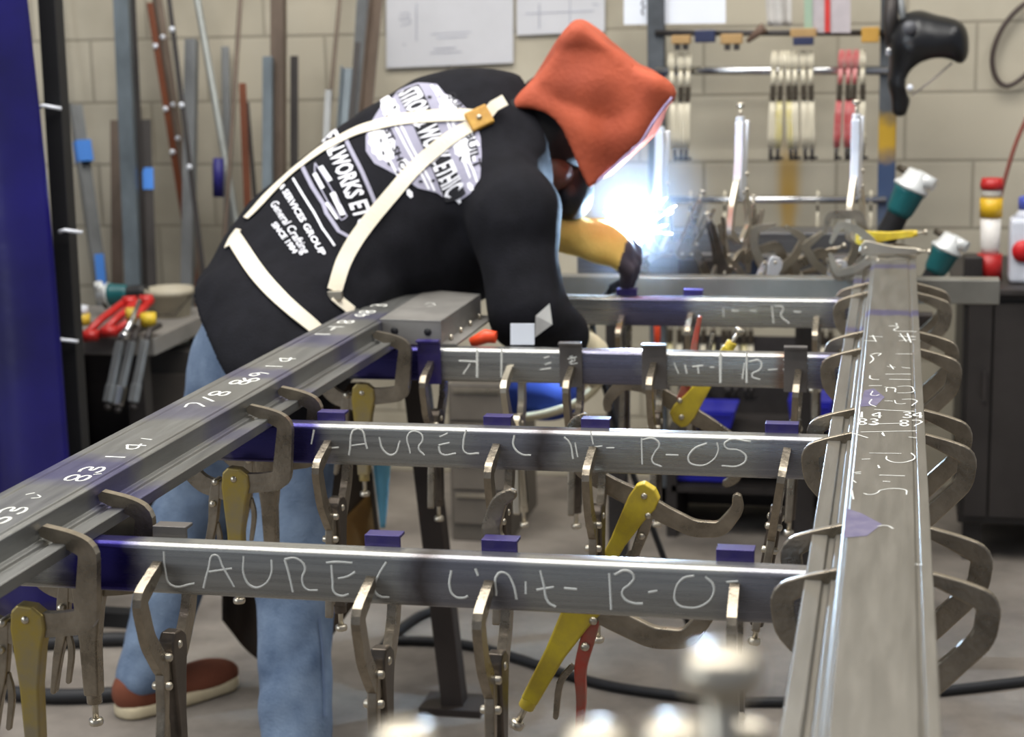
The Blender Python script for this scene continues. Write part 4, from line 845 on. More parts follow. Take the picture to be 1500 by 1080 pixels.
for u0, u1, v0, v1, m, nm in ((984, 1012, 52, 64, 'o', 'wooden_block'), (1018, 1048, 44, 62, 'n', 'blue_block'), (1056, 1088, 50, 64, 'o', 'wooden_block'), (1158, 1196, 42, 54, 'o', 'wooden_block'), (1162, 1192, 54, 66, 'n', 'blue_block'), (1262, 1288, 40, 62, 'y', 'ochre_block')):
    mm = {'o': mat('plywood', (166, 134, 88), rough=.7), 'n': mat('navy_steel', (40, 46, 76), rough=.5), 'y': mat('ochre', (190, 146, 64), rough=.7)}[m]
    a = atY(u0, v0, 5.25); b = atY(u1, v1, 5.25); o = MB().box(((a.x+b.x)/2, 5.25, (a.z+b.z)/2), (b.x-a.x, .03, a.z-b.z)).build(nm, mm, bevel=.003)
    tag(o, {984: 'small plywood block with two bolts, leftmost on the top rod of the rack', 1018: 'navy block between the two plywood blocks', 1056: 'plywood block right of the navy block', 1158: 'tan block in the middle of the top rod', 1162: 'navy block under the tan block', 1262: 'ochre block at the right end of the top rod'}[u0], 'block')
    if m == 'o':
        for t_ in (.3, .72): sub(o, MB().box((a.x+(b.x-a.x)*t_, 5.25, b.z-.008), (.016, .02, .02)).build('bolt', m_dark))
h = atY(1120, 40, 5.25); o = MB().tube([h, h+V(-.02, 0, -.015), h+V(-.05, 0, -.04)], [.016, .012, .006], 8).build('hook', mat('rusty_hook', (96, 74, 60), rough=.7)); tag(o, 'brown hook on the top rod of the tool rack', 'hook')
# hanging pliers: jaws over the rod, handles down
m_cw = mat('cream_handle', (208, 200, 178), rough=.45, var=.06); m_cy = mat('cream_yellow_handle', (200, 186, 110), c2=(214, 208, 186), rough=.45, scale=20); m_rd = mat('red_handle', (178, 48, 52), c2=(206, 150, 146), rough=.45, scale=18); m_br = mat('brown_joint', (66, 58, 46), rough=.5, metal=.4)
def plier(label, mh, mj, grp):
    r = empty('clamp_pliers', (0, 0, 0), label, 'clamp', grp)
    for s in (-1, 1):
        MB().tube([V(s*.004, -.016, -.002), V(s*.005, -.018, .03), V(s*.004, .0, .052), V(s*.003, .022, .045)], [.0045, .0045, .004, .003], 8).build('jaw', mj, r)
        MB().tube([V(s*.004, -.018, -.085), V(s*.0045, -.022, -.13), V(s*.0055, -.02, -.19), V(s*.004, -.018, -.225)], [.0045, .0058, .0056, .0045], 8).build('handle', mh, r)
    MB().tube([V(0, -.017, .0), V(0, -.018, -.045)], [.007, .007], 8).build('neck', mj, r)
    MB().box((0, -.018, -.065), (.016, .02, .045)).build('joint', m_br, r, bevel=.003)
    MB().tube([V(0, -.018, -.225), V(0, -.018, -.262)], [.006, .005], 8).build('screw', m_dark, r); MB().box((.006, -.018, -.255), (.02, .008, .008)).build('thumb_piece', m_dark, r)
    reg(r); return r
zr = atY(1100, 103, 5.27).z
PLB = [(985, 'c', 'cream clamp pliers nearest the orange hood on the upper rod'), (998, 'c', 'second cream clamp pliers beside the hood on the upper rod'), (1009, 'c', 'third cream clamp pliers from the hood on the upper rod'),
 (1134, 'c', 'leftmost clamp pliers of the middle bunch on the upper rod'), (1145, 'y', 'second pliers of the middle bunch, yellowish handles'), (1155, 'y', 'third pliers of the middle bunch'), (1165, 'c', 'fourth pliers of the middle bunch'), (1177, 'c', 'fifth pliers of the middle bunch, after a gap'), (1188, 'c', 'rightmost pliers of the middle bunch'),
 (1232, 'r', 'leftmost red-handled pliers on the upper rod'), (1243, 'r', 'second red-handled pliers on the upper rod'), (1253, 'r', 'third red-handled pliers behind the upright clamp'), (1264, 'c', 'cream pliers at the right end of the upper rod')]
PP = {}
def put_plier(u, v, k, lb, grp, z, s=1, tilt=0):
    if k not in PP: PP[k] = plier(lb, {'c': m_cw, 'y': m_cy, 'r': m_rd}[k], {'c': m_cw, 'y': m_cw, 'r': m_rd}[k], grp); o = PP[k]
    else: o = copy_tree(PP[k])
    p = atY(u, v, 5.27); o.location = (p.x, 5.27, z); o.scale = (s, s, s); o.rotation_euler.y = math.radians(tilt); tag(o, lb, 'clamp', grp)
for u, k, lb in PLB: put_plier(u, 103, k, lb, 'clamp pliers hanging on the upper rod', zr, 1, random.uniform(-2.5, 2.5))
for j, u in enumerate((984, 996, 1008, 1032, 1046, 1060, 1070, 1080, 1090, 1100, 1204, 1216)):
    put_plier(u, 462, 'c' if j % 4 else 'y', 'clamp pliers on the lower rod, %s from the left, seen between cross tubes' % ('first second third fourth fifth sixth seventh eighth ninth tenth eleventh twelfth'.split()[j]), 'clamp pliers hanging on the lower rod', zl, .95, random.uniform(-3, 3))
zm = atY(1100, 291, 5.27).z
for j, (u, lb) in enumerate(((1012, 'small cream spring clamp on the middle rod, left of the others'), (1062, 'small cream spring clamp on the middle rod, left of the tall upright clamp'), (1198, 'small spring clamp on the middle rod at the red mark'), (1276, 'small spring clamp on the middle rod beside the blue post'))):
    put_plier(u, 291, 'c', lb, 'small clamps on the middle rod', zm, .42)
# black welding helmet on the post
m_hel = mat('black_helmet', (16, 16, 18), rough=.32, spec=.6, var=.1)
hc = np.array(atY(1352, 88, 5.15)); sc = 5.2/F
def L2(u, v): q = atY(u, v, 5.15); return np.array([q.x, 5.15, q.z])
def hel_f(P):
    d = cap(P, L2(1345, 55), L2(1385, 62), .075, .062); d = smin(d, cap(P, L2(1385, 62), L2(1400, 80), .06, .03), .03)
    d = smin(d, cap(P, L2(1340, 70), L2(1322, 120), .07, .04), .04); d = smin(d, cap(P, L2(1322, 120), L2(1318, 160), .034, .024), .02)
    c = ell(P, L2(1372, 122), np.eye(3), (.086, .2, .072)); return np.maximum(d, -c)
o = organic('welding_helmet', hel_f, hc-.26, hc+.26, .009, m_hel); tag(o, 'black welding helmet hanging on the blue painted rack post', 'helmet')
sub(o, MB().tube([L2(1395, 92), L2(1365, 118), L2(1335, 140)], .003, 6).build('visor_edge', mat('clear_plastic', (190, 180, 172), rough=.3))); sub(o, MB().ico(L2(1333, 127)+[0, -.05, 0], .009, 8).build('knob', m_paper2)); sub(o, MB().lathe([(.001, 0), (.02, 0), (.02, .012), (.001, .014)], L2(1332, 40)+[0, -.075, 0], (0, -1, 0), 14).build('headgear_knob', mat('grey_plastic', (88, 88, 92), rough=.4)))
# chain and holder hanging on the post top
t = empty('hanging_tool', L2(1303, 40)+[0, .02, 0], 'grey hand tool hanging on the top of the blue rack post', 'tool')
sub(t, MB().tube([L2(1307, -10)+[0, -.02, 0], L2(1304, 30)+[0, -.02, 0], L2(1303, 66)+[0, -.02, 0]], [.018, .02, .01], 8).build('tool_body', m_dark)); sub(t, MB().box(L2(1304, 76)+[0, -.02, 0], (.022, .02, .022)).build('tool_tip', m_chrome, bevel=.003)); sub(t, MB().tube([L2(1318, -10)+[0, -.02, 0], L2(1322, 20)+[0, -.02, 0], L2(1326, 60)+[0, -.02, 0]], .010, 8).build('tool_handle', SMT['g']))
# cables on the wall right
def cable(nm, pts, y, r, m, lb, yy=None):
    P = [tuple(atY(u, v, y)) for u, v in pts]; o = MB().tube([Vector(p) for p in cr(P, 6)], r, 8).build(nm, m); tag(o, lb, 'cable'); return o
cable('cable', [(1530, -10), (1495, 10), (1468, 42), (1454, 80), (1458, 112), (1475, 126), (1500, 112), (1530, 80)], WY-.03, .008, mat('brown_cable', (72, 60, 54), rough=.5), 'brown cable looped on the wall at the upper right corner')
cable('cable', [(1520, 140), (1490, 205), (1470, 270), (1455, 330), (1450, 400)], 5.2, .006, mat('red_cable', (132, 72, 60), rough=.5), 'thin red-brown cable running down in front of the spray bottle')
# grinders
m_teal = mat('teal_plastic', (22, 92, 96), rough=.4, var=.12); m_alu = mat('cast_aluminium', (214, 216, 214), rough=.4, metal=.3, var=.06)
def grinder(u0, v0, u1, v1, y, lb, grp='angle grinders by the rack'):
    a = atY(u0, v0, y); b = atY(u1, v1, y); d = (a-b).normalized(); L_ = (a-b).length; x = d.orthogonal().normalized()
    r = empty('angle_grinder', b, lb, 'grinder', grp); rr_ = L_*.19
    sub(r, MB().tube([b, b+d*L_*.12, b+d*L_*.4, b+d*L_*.5], [rr_*.8, rr_*.9, rr_*.85, rr_], 16).build('rear_grip', m_black)); sub(r, MB().tube([b+d*L_*.42, b+d*L_*.5, b+d*L_*.78, b+d*L_*.84], [rr_*.9, rr_*1.05, rr_*1.2, rr_*1.35], 16).build('motor_housing', m_teal))
    sub(r, MB().tube([b+d*L_*.84, b+d*L_*.88, b+d*L_*.94, b+d*L_*1.12], [rr_*1.4, rr_*1.4, rr_*1.05, rr_*.8], 16).build('gear_head', m_alu)); side = V(0, -.4, 0)+V(d.z, 0, -d.x); side.normalize()
    c = b+d*L_*1.04; sub(r, MB().tube([c, c+side*rr_*1.6], [rr_*.55, rr_*.5], 12).build('spindle_boss', m_alu)); sub(r, MB().tube([c-side*rr_*.5, c-side*rr_*1.7], [rr_*.3, rr_*.25], 8).build('wheel_guard', m_br)); return r
grinder(1341, 262, 1296, 352, 4.75, 'teal angle grinder standing tilted against the rack post, upper of the two')
grinder(1392, 354, 1352, 432, 4.62, 'teal angle grinder lying low beside the right rail end')
# dark cabinet and things on it
m_cab = mat('dark_cabinet_steel', (50, 47, 45), rough=.5, metal=.35, var=.15)
cb = empty('steel_cabinet', atY(1450, 770, 4.9).to_tuple()[:2]+(0,), 'dark steel cabinet on legs at the right edge', 'cabinet')
p0 = atY(1412, 432, 4.85); zt = atY(1450, 430, 4.85).z; zb = atY(1450, 768, 4.85).z; x0 = p0.x; x1 = x0+.75
sub(cb, MB().box(((x0+x1)/2, 5.15, (zt+zb)/2), (x1-x0, .6, zt-zb)).build('carcass', m_cab, bevel=.004))
for j, (ua, ub) in enumerate(((1418, 1452), (1456, 1540))):
    a = atY(ua, 500, 4.845).x; b = atY(ub, 500, 4.845).x; dr = MB().box(((a+b)/2, 4.843, (zt+zb)/2), (b-a, .012, zt-zb-.05)).build('cabinet_door', mat('cabinet_door_steel', (58, 54, 52), rough=.45, metal=.35)); sub(cb, dr); sub(dr, MB().box((b-.015, 4.83, zt-.25), (.01, .02, .08)).build('door_handle', m_dark))
for x in (x0+.04, x1-.04):
    for y in (4.9, 5.4): sub(cb, MB().box((x, y, zb/2), (.05, .05, zb)).build('leg', m_cab))
sub(cb, MB().box(((x0+x1)/2-.01, 5.14, zt+.008), (x1-x0+.04, .64, .016)).build('top_sheet', m_dark, bevel=.002))
ct = zt+.017
b = empty('spray_bottle', (atY(1449, 400, 4.98).x, 4.98, ct), 'red and yellow spray bottle standing on the dark cabinet', 'bottle'); ox = b.location.x; sb_ = 4.98/F
zz = lambda v: atY(1450, v, 4.98).z
sub(b, MB().lathe([(.024, ct-ct), (.034, 0.001), (.034, zz(372)-ct)], (ox, 4.98, ct), n=18).build('red_base', mat('red_plastic', (176, 30, 28), rough=.4)))
sub(b, MB().lathe([(.022, 0), (.026, .02), (.028, zz(318)-zz(372))], (ox, 4.98, zz(372)), n=18).build('white_body', mat('white_plastic', (214, 210, 204), rough=.4)))
sub(b, MB().lathe([(.030, 0), (.031, zz(290)-zz(318))], (ox, 4.98, zz(318)), n=18).build('yellow_band', mat('yellow_plastic', (214, 170, 30), rough=.4)))
sub(b, MB().lathe([(.026, 0), (.027, zz(277)-zz(290))], (ox, 4.98, zz(290)), n=18).build('grey_collar', mat('pale_plastic', (190, 186, 176), rough=.4)))
sub(b, MB().lathe([(.030, 0), (.032, .012), (.028, zz(261)-zz(277))], (ox, 4.98, zz(277)), n=18).build('red_cap', mat('red_plastic', (176, 30, 28))))
b = empty('white_jug', (atY(1492, 400, 5.0).x, 4.96, ct), 'white jug with a round red emblem and blue cap at the right edge', 'jug'); ox = b.location.x; zz = lambda v: atY(1490, v, 4.96).z
sub(b, MB().box((ox+.02, 4.96, (ct+zz(318))/2), (.1, .1, zz(318)-ct)).build('jug_body', mat('jug_white', (206, 210, 220), rough=.4), bevel=.012, segs=3)); sub(b, MB().lathe([(.045, 0), (.03, .02), (.026, .03)], (ox+.02, 4.96, zz(318)-.004), n=18).build('jug_shoulder', mat('jug_white', (206, 210, 220))))
sub(b, MB().lathe([(.030, 0), (.030, .028), (.024, .034)], (ox+.02, 4.96, zz(306)), n=18).build('blue_cap', mat('blue_cap', (70, 84, 170), rough=.4)))
q = atY(1499, 368, 4.905); sub(b, MB().lathe([(.0001, 0), (.030, 0), (.030, .003), (.0001, .003)], q, (0, -1, 0), 24).build('emblem', mat('emblem_red', (196, 24, 30), rough=.5)))
o = MB().box((atY(1425, 410, 4.95).x, 4.97, ct+.035), (.05, .08, .07)).build('dark_tin', m_dark, bevel=.004); tag(o, 'small dark tin beside the red bottle base on the cabinet', 'tin')
# left tool bench with red clamps, bucket, hanging clamps
bn = empty('tool_bench', (-2.3, 4.75, 0), 'low steel tool bench cluttered with clamps behind the curtain edge', 'bench'); a = atY(96, 497, 4.5); c = atY(205, 497, 4.5); zb_ = a.z
sub(bn, MB().box(((a.x+c.x)/2-.12, 4.72, zb_-.012), (c.x-a.x+.35, .5, .05)).build('bench_top', mat('worn_bench', (132, 128, 122), rough=.6, metal=.3, var=.2), bevel=.003)); 
for x in (a.x-.2, c.x-.02):
    for y in (4.52, 4.92): sub(bn, MB().box((x, y, zb_/2-.02), (.05, .05, zb_-.04)).build('leg', m_dark))
sub(bn, MB().box(((a.x+c.x)/2-.12, 4.72, .22), (c.x-a.x+.28, .44, .02)).build('lower_shelf', m_dark)); sub(bn, MB().box(((a.x+c.x)/2-.12, 4.93, .42), (c.x-a.x+.28, .01, .42)).build('back_panel', m_dark))
zt_ = zb_+.013
for u0, v0, u1, v1, lb in ((200, 440, 160, 482, 'red bar clamp on the bench'), (176, 442, 133, 488, 'red bar clamp left of the other red clamp')):
    A_ = atY(u0+14, v0, 4.62); B_ = atY(u1, v1+4, 4.44); r = empty('red_clamp', B_, lb if 'left' in lb else 'red bar clamp lying on the bench, the right one of two', 'clamp', 'two red clamps on the bench')
    d_ = (A_-B_); sd_ = V(.022, .01, 0)
    for s in (-1, 1): sub(r, MB().tube([A_+sd_*s*.6, A_.lerp(B_, .5)+sd_*s, B_+sd_*s*.7], .011, 8).build('frame_arm', m_rd if False else mat('red_paint', (190, 38, 34), rough=.4)))
    sub(r, MB().tube([A_+sd_*.8, A_-sd_*.8], .016, 8).build('jaw_head', mat('red_paint', (190, 38, 34)))); sub(r, MB().tube([B_+sd_*.9, B_-sd_*.9], .016, 8).build('end_block', mat('red_paint', (190, 38, 34))))
grinder(152, 432, 215, 428, 4.8, 'teal grinder lying across the back of the left bench', 'tools on the left bench')
for u, v, w, h_, c, lb in ((119, 468, .05, .03, (222, 190, 60), 'yellow tape roll at the left end of the bench'), (117, 455, .045, .025, (214, 218, 224), 'white tape roll on top of the yellow one'), (217, 468, .045, .035, (214, 182, 50), 'yellow block at the right end of the bench'), (192, 462, .03, .04, (206, 176, 60), 'small yellow fitting between the red clamps and the wrench')):
    q = atY(u, v, 4.5); q.z = max(q.z, zt_+h_/2); o = MB().lathe([(w/2*.6, -h_/2), (w/2, -h_/2), (w/2, h_/2), (w/2*.6, h_/2)], q, n=16).build('tape_roll' if 'roll' in lb else 'fitting', mat('c_%d_%d' % (u, v), c, rough=.5)); tag(o, lb, 'tape' if 'roll' in lb else 'fitting')
o = MB().tube([atY(205, 440, 4.5), atY(194, 468, 4.42), atY(182, 492, 4.36)], [.006, .007, .010], 8).build('wrench', m_chrome); sub(o, MB().ico(atY(182, 492, 4.36), .013, 8).build('wrench_head', m_chrome)); tag(o, 'chrome wrench lying over the bench edge right of the red clamps', 'wrench')
for j, (u0, v0, u1, v1, lb) in enumerate(((176, 500, 158, 590, 'grey clamp handle hanging from the bench, left of three'), (193, 500, 172, 594, 'clamp with a bright tip hanging from the bench, middle of three'), (213, 498, 195, 590, 'grey clamp handle hanging from the bench, right of three'))):
    A_ = atY(u0, v0, 4.42); B_ = atY(u1, v1, 4.36); r = empty('hanging_clamp', A_, lb, 'clamp', 'clamps hanging from the left bench')
    sub(r, MB().bar(A_, A_.lerp(B_, .72), .024, .014).build('handle', SMT['g'], bevel=.003)); sub(r, MB().bar(A_.lerp(B_, .7), B_, .026, .02).build('handle_end', m_chrome if j == 1 else SMT['g'], bevel=.004)); sub(r, MB().tube([A_+V(0, 0, -.01), A_+V(0, .03, .02), A_+V(0, .1, .022)], .009, 8).build('jaw', m_dark)); sub(r, MB().ico(B_+V(.0, 0, -.012), .010, 8).build('screw_knob', m_dark))
bu = atY(252, 500, 4.82); zb0 = 0; r = empty('plastic_bucket', (bu.x, 4.82, 0), 'off-white plastic bucket standing on a crate behind the shirt hem', 'bucket'); m_bk = mat('offwhite_bucket', (176, 168, 148), rough=.5)
ztp = atY(250, 422, 4.82).z; zbt = atY(250, 502, 4.82).z
sub(r, MB().lathe([(.052, zbt), (.066, ztp-.02), (.073, ztp-.018), (.073, ztp), (.067, ztp), (.05, zbt+.01)], (bu.x, 4.82, 0), n=24).build('bucket_wall', m_bk)); sub(r, MB().tube([V(bu.x-.07, 4.82, ztp-.02), V(bu.x-.04, 4.76, ztp-.07), V(bu.x+.04, 4.76, ztp-.07), V(bu.x+.07, 4.82, ztp-.02)], .002, 6).build('bail_handle', m_dark))
o = MB().box((bu.x+.0, 4.82, zbt/2), (.2, .22, zbt-.004)).build('crate', mat('dark_crate', (54, 50, 46), rough=.7), bevel=.004); tag(o, 'dark crate under the off-white bucket', 'crate')
for j in range(3): sub(o, MB().box((bu.x+.0, 4.705, zbt*(.22+.28*j)), (.19, .012, zbt*.2)).build('crate_slat', mat('crate_slat', (70, 64, 58), rough=.7)))
# ================================================================ welding table end: rear beams, fixtures
def beam(nm, a, b, w, h, m, lb, cat='steel tube'):
    o = MB().bar(a, b, w, h).build(nm, m, bevel=.003, origin=a); tag(o, lb, cat); return o
m_rb = mat('rear_steel', (112, 112, 114), rough=.38, metal=.75, var=.2, scale=6, stretch=(.5, 9, 20)); m_pale = mat('pale_steel', (178, 174, 160), rough=.4, metal=.5, var=.12)
ya = 4.20; z_ = atY(1000, 418, ya).z
rb1 = beam('end_tube', V(atY(818, 420, ya).x, ya, .868), V(atY(1464, 420, ya).x, ya, .868), .05, .058, mat('end_tube_steel', (140, 138, 130), rough=.4, metal=.65, var=.15), 'end tube crossing under the far end of the right rail')
fx = empty('welding_fixture', (-.5, 4.45, 0), 'fixture of rectangular tubes lying behind the sparks', 'fixture')
yq = 4.5
def fbx(u0, v0, u1, v1, y, d, nm, m): a = atY(u0, v0, y); b = atY(u1, v1, y); o = MB().box(((a.x+b.x)/2, y+d/2, (a.z+b.z)/2), (abs(b.x-a.x), d, abs(a.z-b.z))).build(nm, m, bevel=.003); sub(fx, o); return o
fbx(845, 375, 985, 408, yq, .05, 'base_tube', m_rb); fbx(985, 372, 1066, 408, yq, .04, 'tube_end', m_rb); fbx(993, 380, 1058, 404, yq-.004, .01, 'tube_opening', m_dark); fbx(1066, 375, 1262, 410, yq, .05, 'base_tube', m_rb)
fbx(845, 340, 1262, 372, 4.72, .12, 'upper_tube', m_rb); 
for u in (900, 1180): a = atY(u, 400, 4.6); sub(fx, MB().box((a.x, 4.62, .42), (.05, .05, .84)).build('leg', m_dark))
o = fbx(1090, 382, 1150, 404, yq-.01, .012, 'scribed_plate', mat('blued_steel', (70, 80, 104), rough=.35, metal=.7))
# bolted bracket on the end of the left rail
br_ = empty('bolted_bracket', (-.93, 3.5, .95), 'steel bracket box with holes fixed beside the far end of the left rail', 'bracket'); m_bk2 = mat('bracket_steel', (140, 137, 132), rough=.45, metal=.5, var=.15)
zk = .951; Q = [atZ(u, v, zk) for u, v in ((556, 467), (646, 470), (704, 431), (626, 424))]
top = MB().add([tuple(q) for q in Q]+[(q.x, q.y, zk-.004) for q in Q], [(0, 1, 2, 3), (7, 6, 5, 4), (0, 4, 5, 1), (1, 5, 6, 2), (2, 6, 7, 3), (3, 7, 4, 0)]).build('top_plate', m_bk2, bevel=.0008); sub(br_, top)
def wallp(A_, B_, z0, z1, th, nm, m):
    d_ = (B_-A_).normalized(); n = V(-d_.y, d_.x, 0)*th; vs = [V(p.x, p.y, z)+k for k in (V(0, 0, 0), n) for p, z in ((A_, z0), (B_, z0), (B_, z1), (A_, z1))]
    return MB().add(vs, [(0, 1, 2, 3), (7, 6, 5, 4), (0, 4, 5, 1), (1, 5, 6, 2), (2, 6, 7, 3), (3, 7, 4, 0)]).build(nm, m)
fp = wallp(Q[0], Q[1], .902, zk-.004, .004, 'front_plate', m_bk2); sub(br_, fp); sub(br_, wallp(Q[1], Q[2], .902, zk-.004, .004, 'side_plate', m_bk2))
d_ = (Q[1]-Q[0]).normalized(); nn_ = V(d_.y, -d_.x, 0)
for t_ in (.24, .78): c = Q[0].lerp(Q[1], t_); c = V(c.x, c.y, .928)+nn_*.0006; sub(fp, MB().lathe([(.0001, 0), (.0075, 0), (.0075, .0008), (.0001, .0008)], c, nn_, 20).build('bolt_hole', m_black))
e2_ = (Q[2]-Q[1]).normalized(); o2 = V(e2_.y, -e2_.x, 0)
fl = MB().add([tuple(V(p.x, p.y, z)+o2*k) for z in (.906, .902) for p, k in ((Q[1], 0), (Q[1], .03), (Q[2], .03), (Q[2], 0))], [(0, 1, 2, 3), (7, 6, 5, 4), (0, 4, 5, 1), (1, 5, 6, 2), (2, 6, 7, 3), (3, 7, 4, 0)]).build('side_flange', m_bk2); sub(br_, fl)
for t_ in (.12, .36, .6, .85): c = Q[1].lerp(Q[2], t_); c = V(c.x, c.y, .912)+o2*.006; sub(br_, MB().lathe([(.0001, 0), (.006, 0), (.006, .006), (.0001, .006)], c, o2, 6).build('bolt', m_nickel))
strokes('chalk_mark', top, [[(622, 446), (630, 444), (638, 447)], [(626, 449), (634, 448)]], lambda u, v: atZ(u, v, zk+.0004), (0, 0, 1), .0012)
o = MB().box(atY(620, 590, 0.1) if False else V(0, 0, 0), (.03, .03, .03)); 
r = atY(712, 494, 3.33); o = MB().tube([r+V(-.03, 0, -.012), r+V(.0, 0, .002), r+V(.02, 0, .0)], [.010, .014, .012], 10).build('orange_plug', mat('orange_plastic', (226, 74, 34), rough=.45)); o.location.z = 0; tag(o, 'bright orange plug lying behind the third tube beside the bracket', 'plug')
o = papr(748, 474, 783, 505, BY[2]+.02+.004, 'paper_label', 'small white paper label standing behind the third tube', 'label', m_paper2)
q = atY(962, 490, 4.6); o = MB().tube([q+V(0, 0, .05), q+V(.002, 0, 0), q+V(0, 0, -.05)], [.008, .009, .006], 8).build('orange_marker', mat('orange_plastic', (226, 74, 34))); tag(o, 'orange marker hanging upright below the farthest tube', 'marker')
# supports
def stand(x, y, lb, ztop, w=.24, splay=.12, axis=0):
    r = empty('steel_stand', (x, y, 0), lb, 'stand', 'stands carrying the frame'); m_st = mat('brown_stand_paint', (58, 50, 45), rough=.55, metal=.3, var=.2)
    sub(r, MB().box((x, y, ztop-.02), (w, .05, .04)).build('head_bar', m_st, bevel=.002))
    for s in (-1, 1): sub(r, MB().bar(V(x+s*.01, y, ztop-.04), V(x+s*splay, y+.0, .01), .045, .045).build('leg', m_st, bevel=.002))
    sub(r, MB().box((x, y, .2), (splay*1.7, .03, .03)).build('spreader', m_st)); return r
r = empty('steel_stand', (-.97, 3.62, 0), 'brown steel trestle leg standing under the bracket', 'stand', 'stands carrying the frame'); m_st = mat('brown_stand_paint', (58, 50, 45), rough=.55, metal=.3, var=.2)
A_ = atY(622, 655, 3.62); B_ = atY(664, 1012, 3.62); d_ = A_-B_; T_ = B_+d_*((.892-B_.z)/d_.z); Bo = B_+d_*((.01-B_.z)/d_.z)
sub(r, MB().bar(Bo, T_, .05, .05).build('leg', m_st, bevel=.002)); sub(r, MB().box((T_.x-.06, 3.62, .885), (.24, .06, .025)).build('head_plate', m_st)); sub(r, MB().box((Bo.x, 3.62, .008), (.14, .1, .016)).build('foot_plate', m_st))
stand(LX(.8), .8, 'brown stand under the near end of the left rail', RB, .3); stand(-.005, .8, 'brown stand under the near end of the right rail', RB, .3); stand(-.005, 4.05, 'brown stand under the far end of the right rail', RB-.062, .18, .07)
# near cross tube with the out of focus upright clamps
nt = MB().bar(V(LX(.64)-.04, .64, .9-BH/2), V(.04, .64, .9-BH/2), BW, BH).build('cross_tube', m_rb, bevel=.004, origin=V(LX(.64), .64, .9-BH/2)); tag(nt, 'steel cross tube just below the bottom picture edge, carrying the blurred clamps', 'steel tube', 'cross tubes of the frame')
def upright(u, v, y, lb, grp, var='Nn', tilt=0, zbar=.9, rz=90, s=1, pitch=0):
    t = atY(u, v, y)      # the screw knob at the top
    o = clamp(var, t, rz, lb, grp, tilt=0, s=s); L_ = .205*s
    M = Matrix.Translation(t+V(0, 0, -L_))@Matrix.Rotation(math.radians(rz), 4, 'Z')@Matrix.Rotation(math.radians(pitch), 4, 'X')@Matrix.Rotation(math.radians(180+tilt), 4, 'Y')@Matrix.Scale(s, 4); o.matrix_world = M; return o
for u, v, y, lb, s in ((1058, 972, .62, 'blurred upright clamp nearest the camera with a pale round screw end', 1.55), (988, 1075, .64, 'blurred clamp end peeping over the bottom edge right of centre', 1.4), (872, 1082, .64, 'blurred clamp end at the bottom edge near the middle', 1.4), (592, 1080, .64, 'blurred clamp end at the bottom edge left of the middle', 1.4)):
    upright(u, v, y, lb, 'out of focus upright clamps in the foreground', s=s, rz=90)
for u, v, y, lb, s, tl in ((1084, 153, 4.24, 'tall upright clamp with a bluish sheen standing on the end tube', 1.02, 2), (1256, 148, 4.24, 'tall upright clamp standing on the end tube near the right rail', 1.02, -2), (966, 168, 4.24, 'upright clamp standing beside the tip of the orange hood', 1.02, 3)):
    upright(u, v, y, lb, 'upright clamps on the end tube', var='Nc', s=s, tilt=tl, rz=80)
for (u, v, y, var, rz, tilt, lb) in ((1000, 372, 4.3, 'Vg', 30, 200, 'clamp jaws rising in front of the fixture right of the sparks'), (1150, 395, 4.42, 'Lg', 15, 250, 'grey clamp lying tilted on the fixture in the middle of the right half'), (1225, 400, 4.38, 'Lg', 10, 235, 'clamp lying on the fixture with a pale round screw end, left of the rail'), (1095, 380, 4.45, 'Vg', 60, 190, 'clamp with its jaw pointing up at the fixture centre'), (1060, 398, 4.32, 'N', 50, 160, 'small dark clamp on the fixture between the others')):
    clamp(var, atY(u, v, y), rz, lb, 'clamps lying on the welding fixture', tilt=tilt, s=.78)
for u, v, y, tl, lb in ((1132, 372, 4.36, 12, 'clamp standing on the fixture with a sharp peaked jaw'), (1226, 378, 4.34, -14, 'clamp standing left of the far rail end with a peaked jaw')):
    clamp('Nc', atY(u, v, y)+V(0, 0, -.02), 20, lb, 'clamps lying on the welding fixture', tilt=tl, s=.8)
clamp('A', atY(1262, 352, 4.16)+V(0, 0, .0), 0, 'yellow-handled clamp lying across the far end of the right rail', 'clamps on the far rail end', tilt=-97, pitch=0, s=.72)
clamp('Nn', atY(1268, 366, 4.12), 0, 'grey clamp lying under the yellow-handled one on the far rail end', 'clamps on the far rail end', tilt=-88, s=.7)
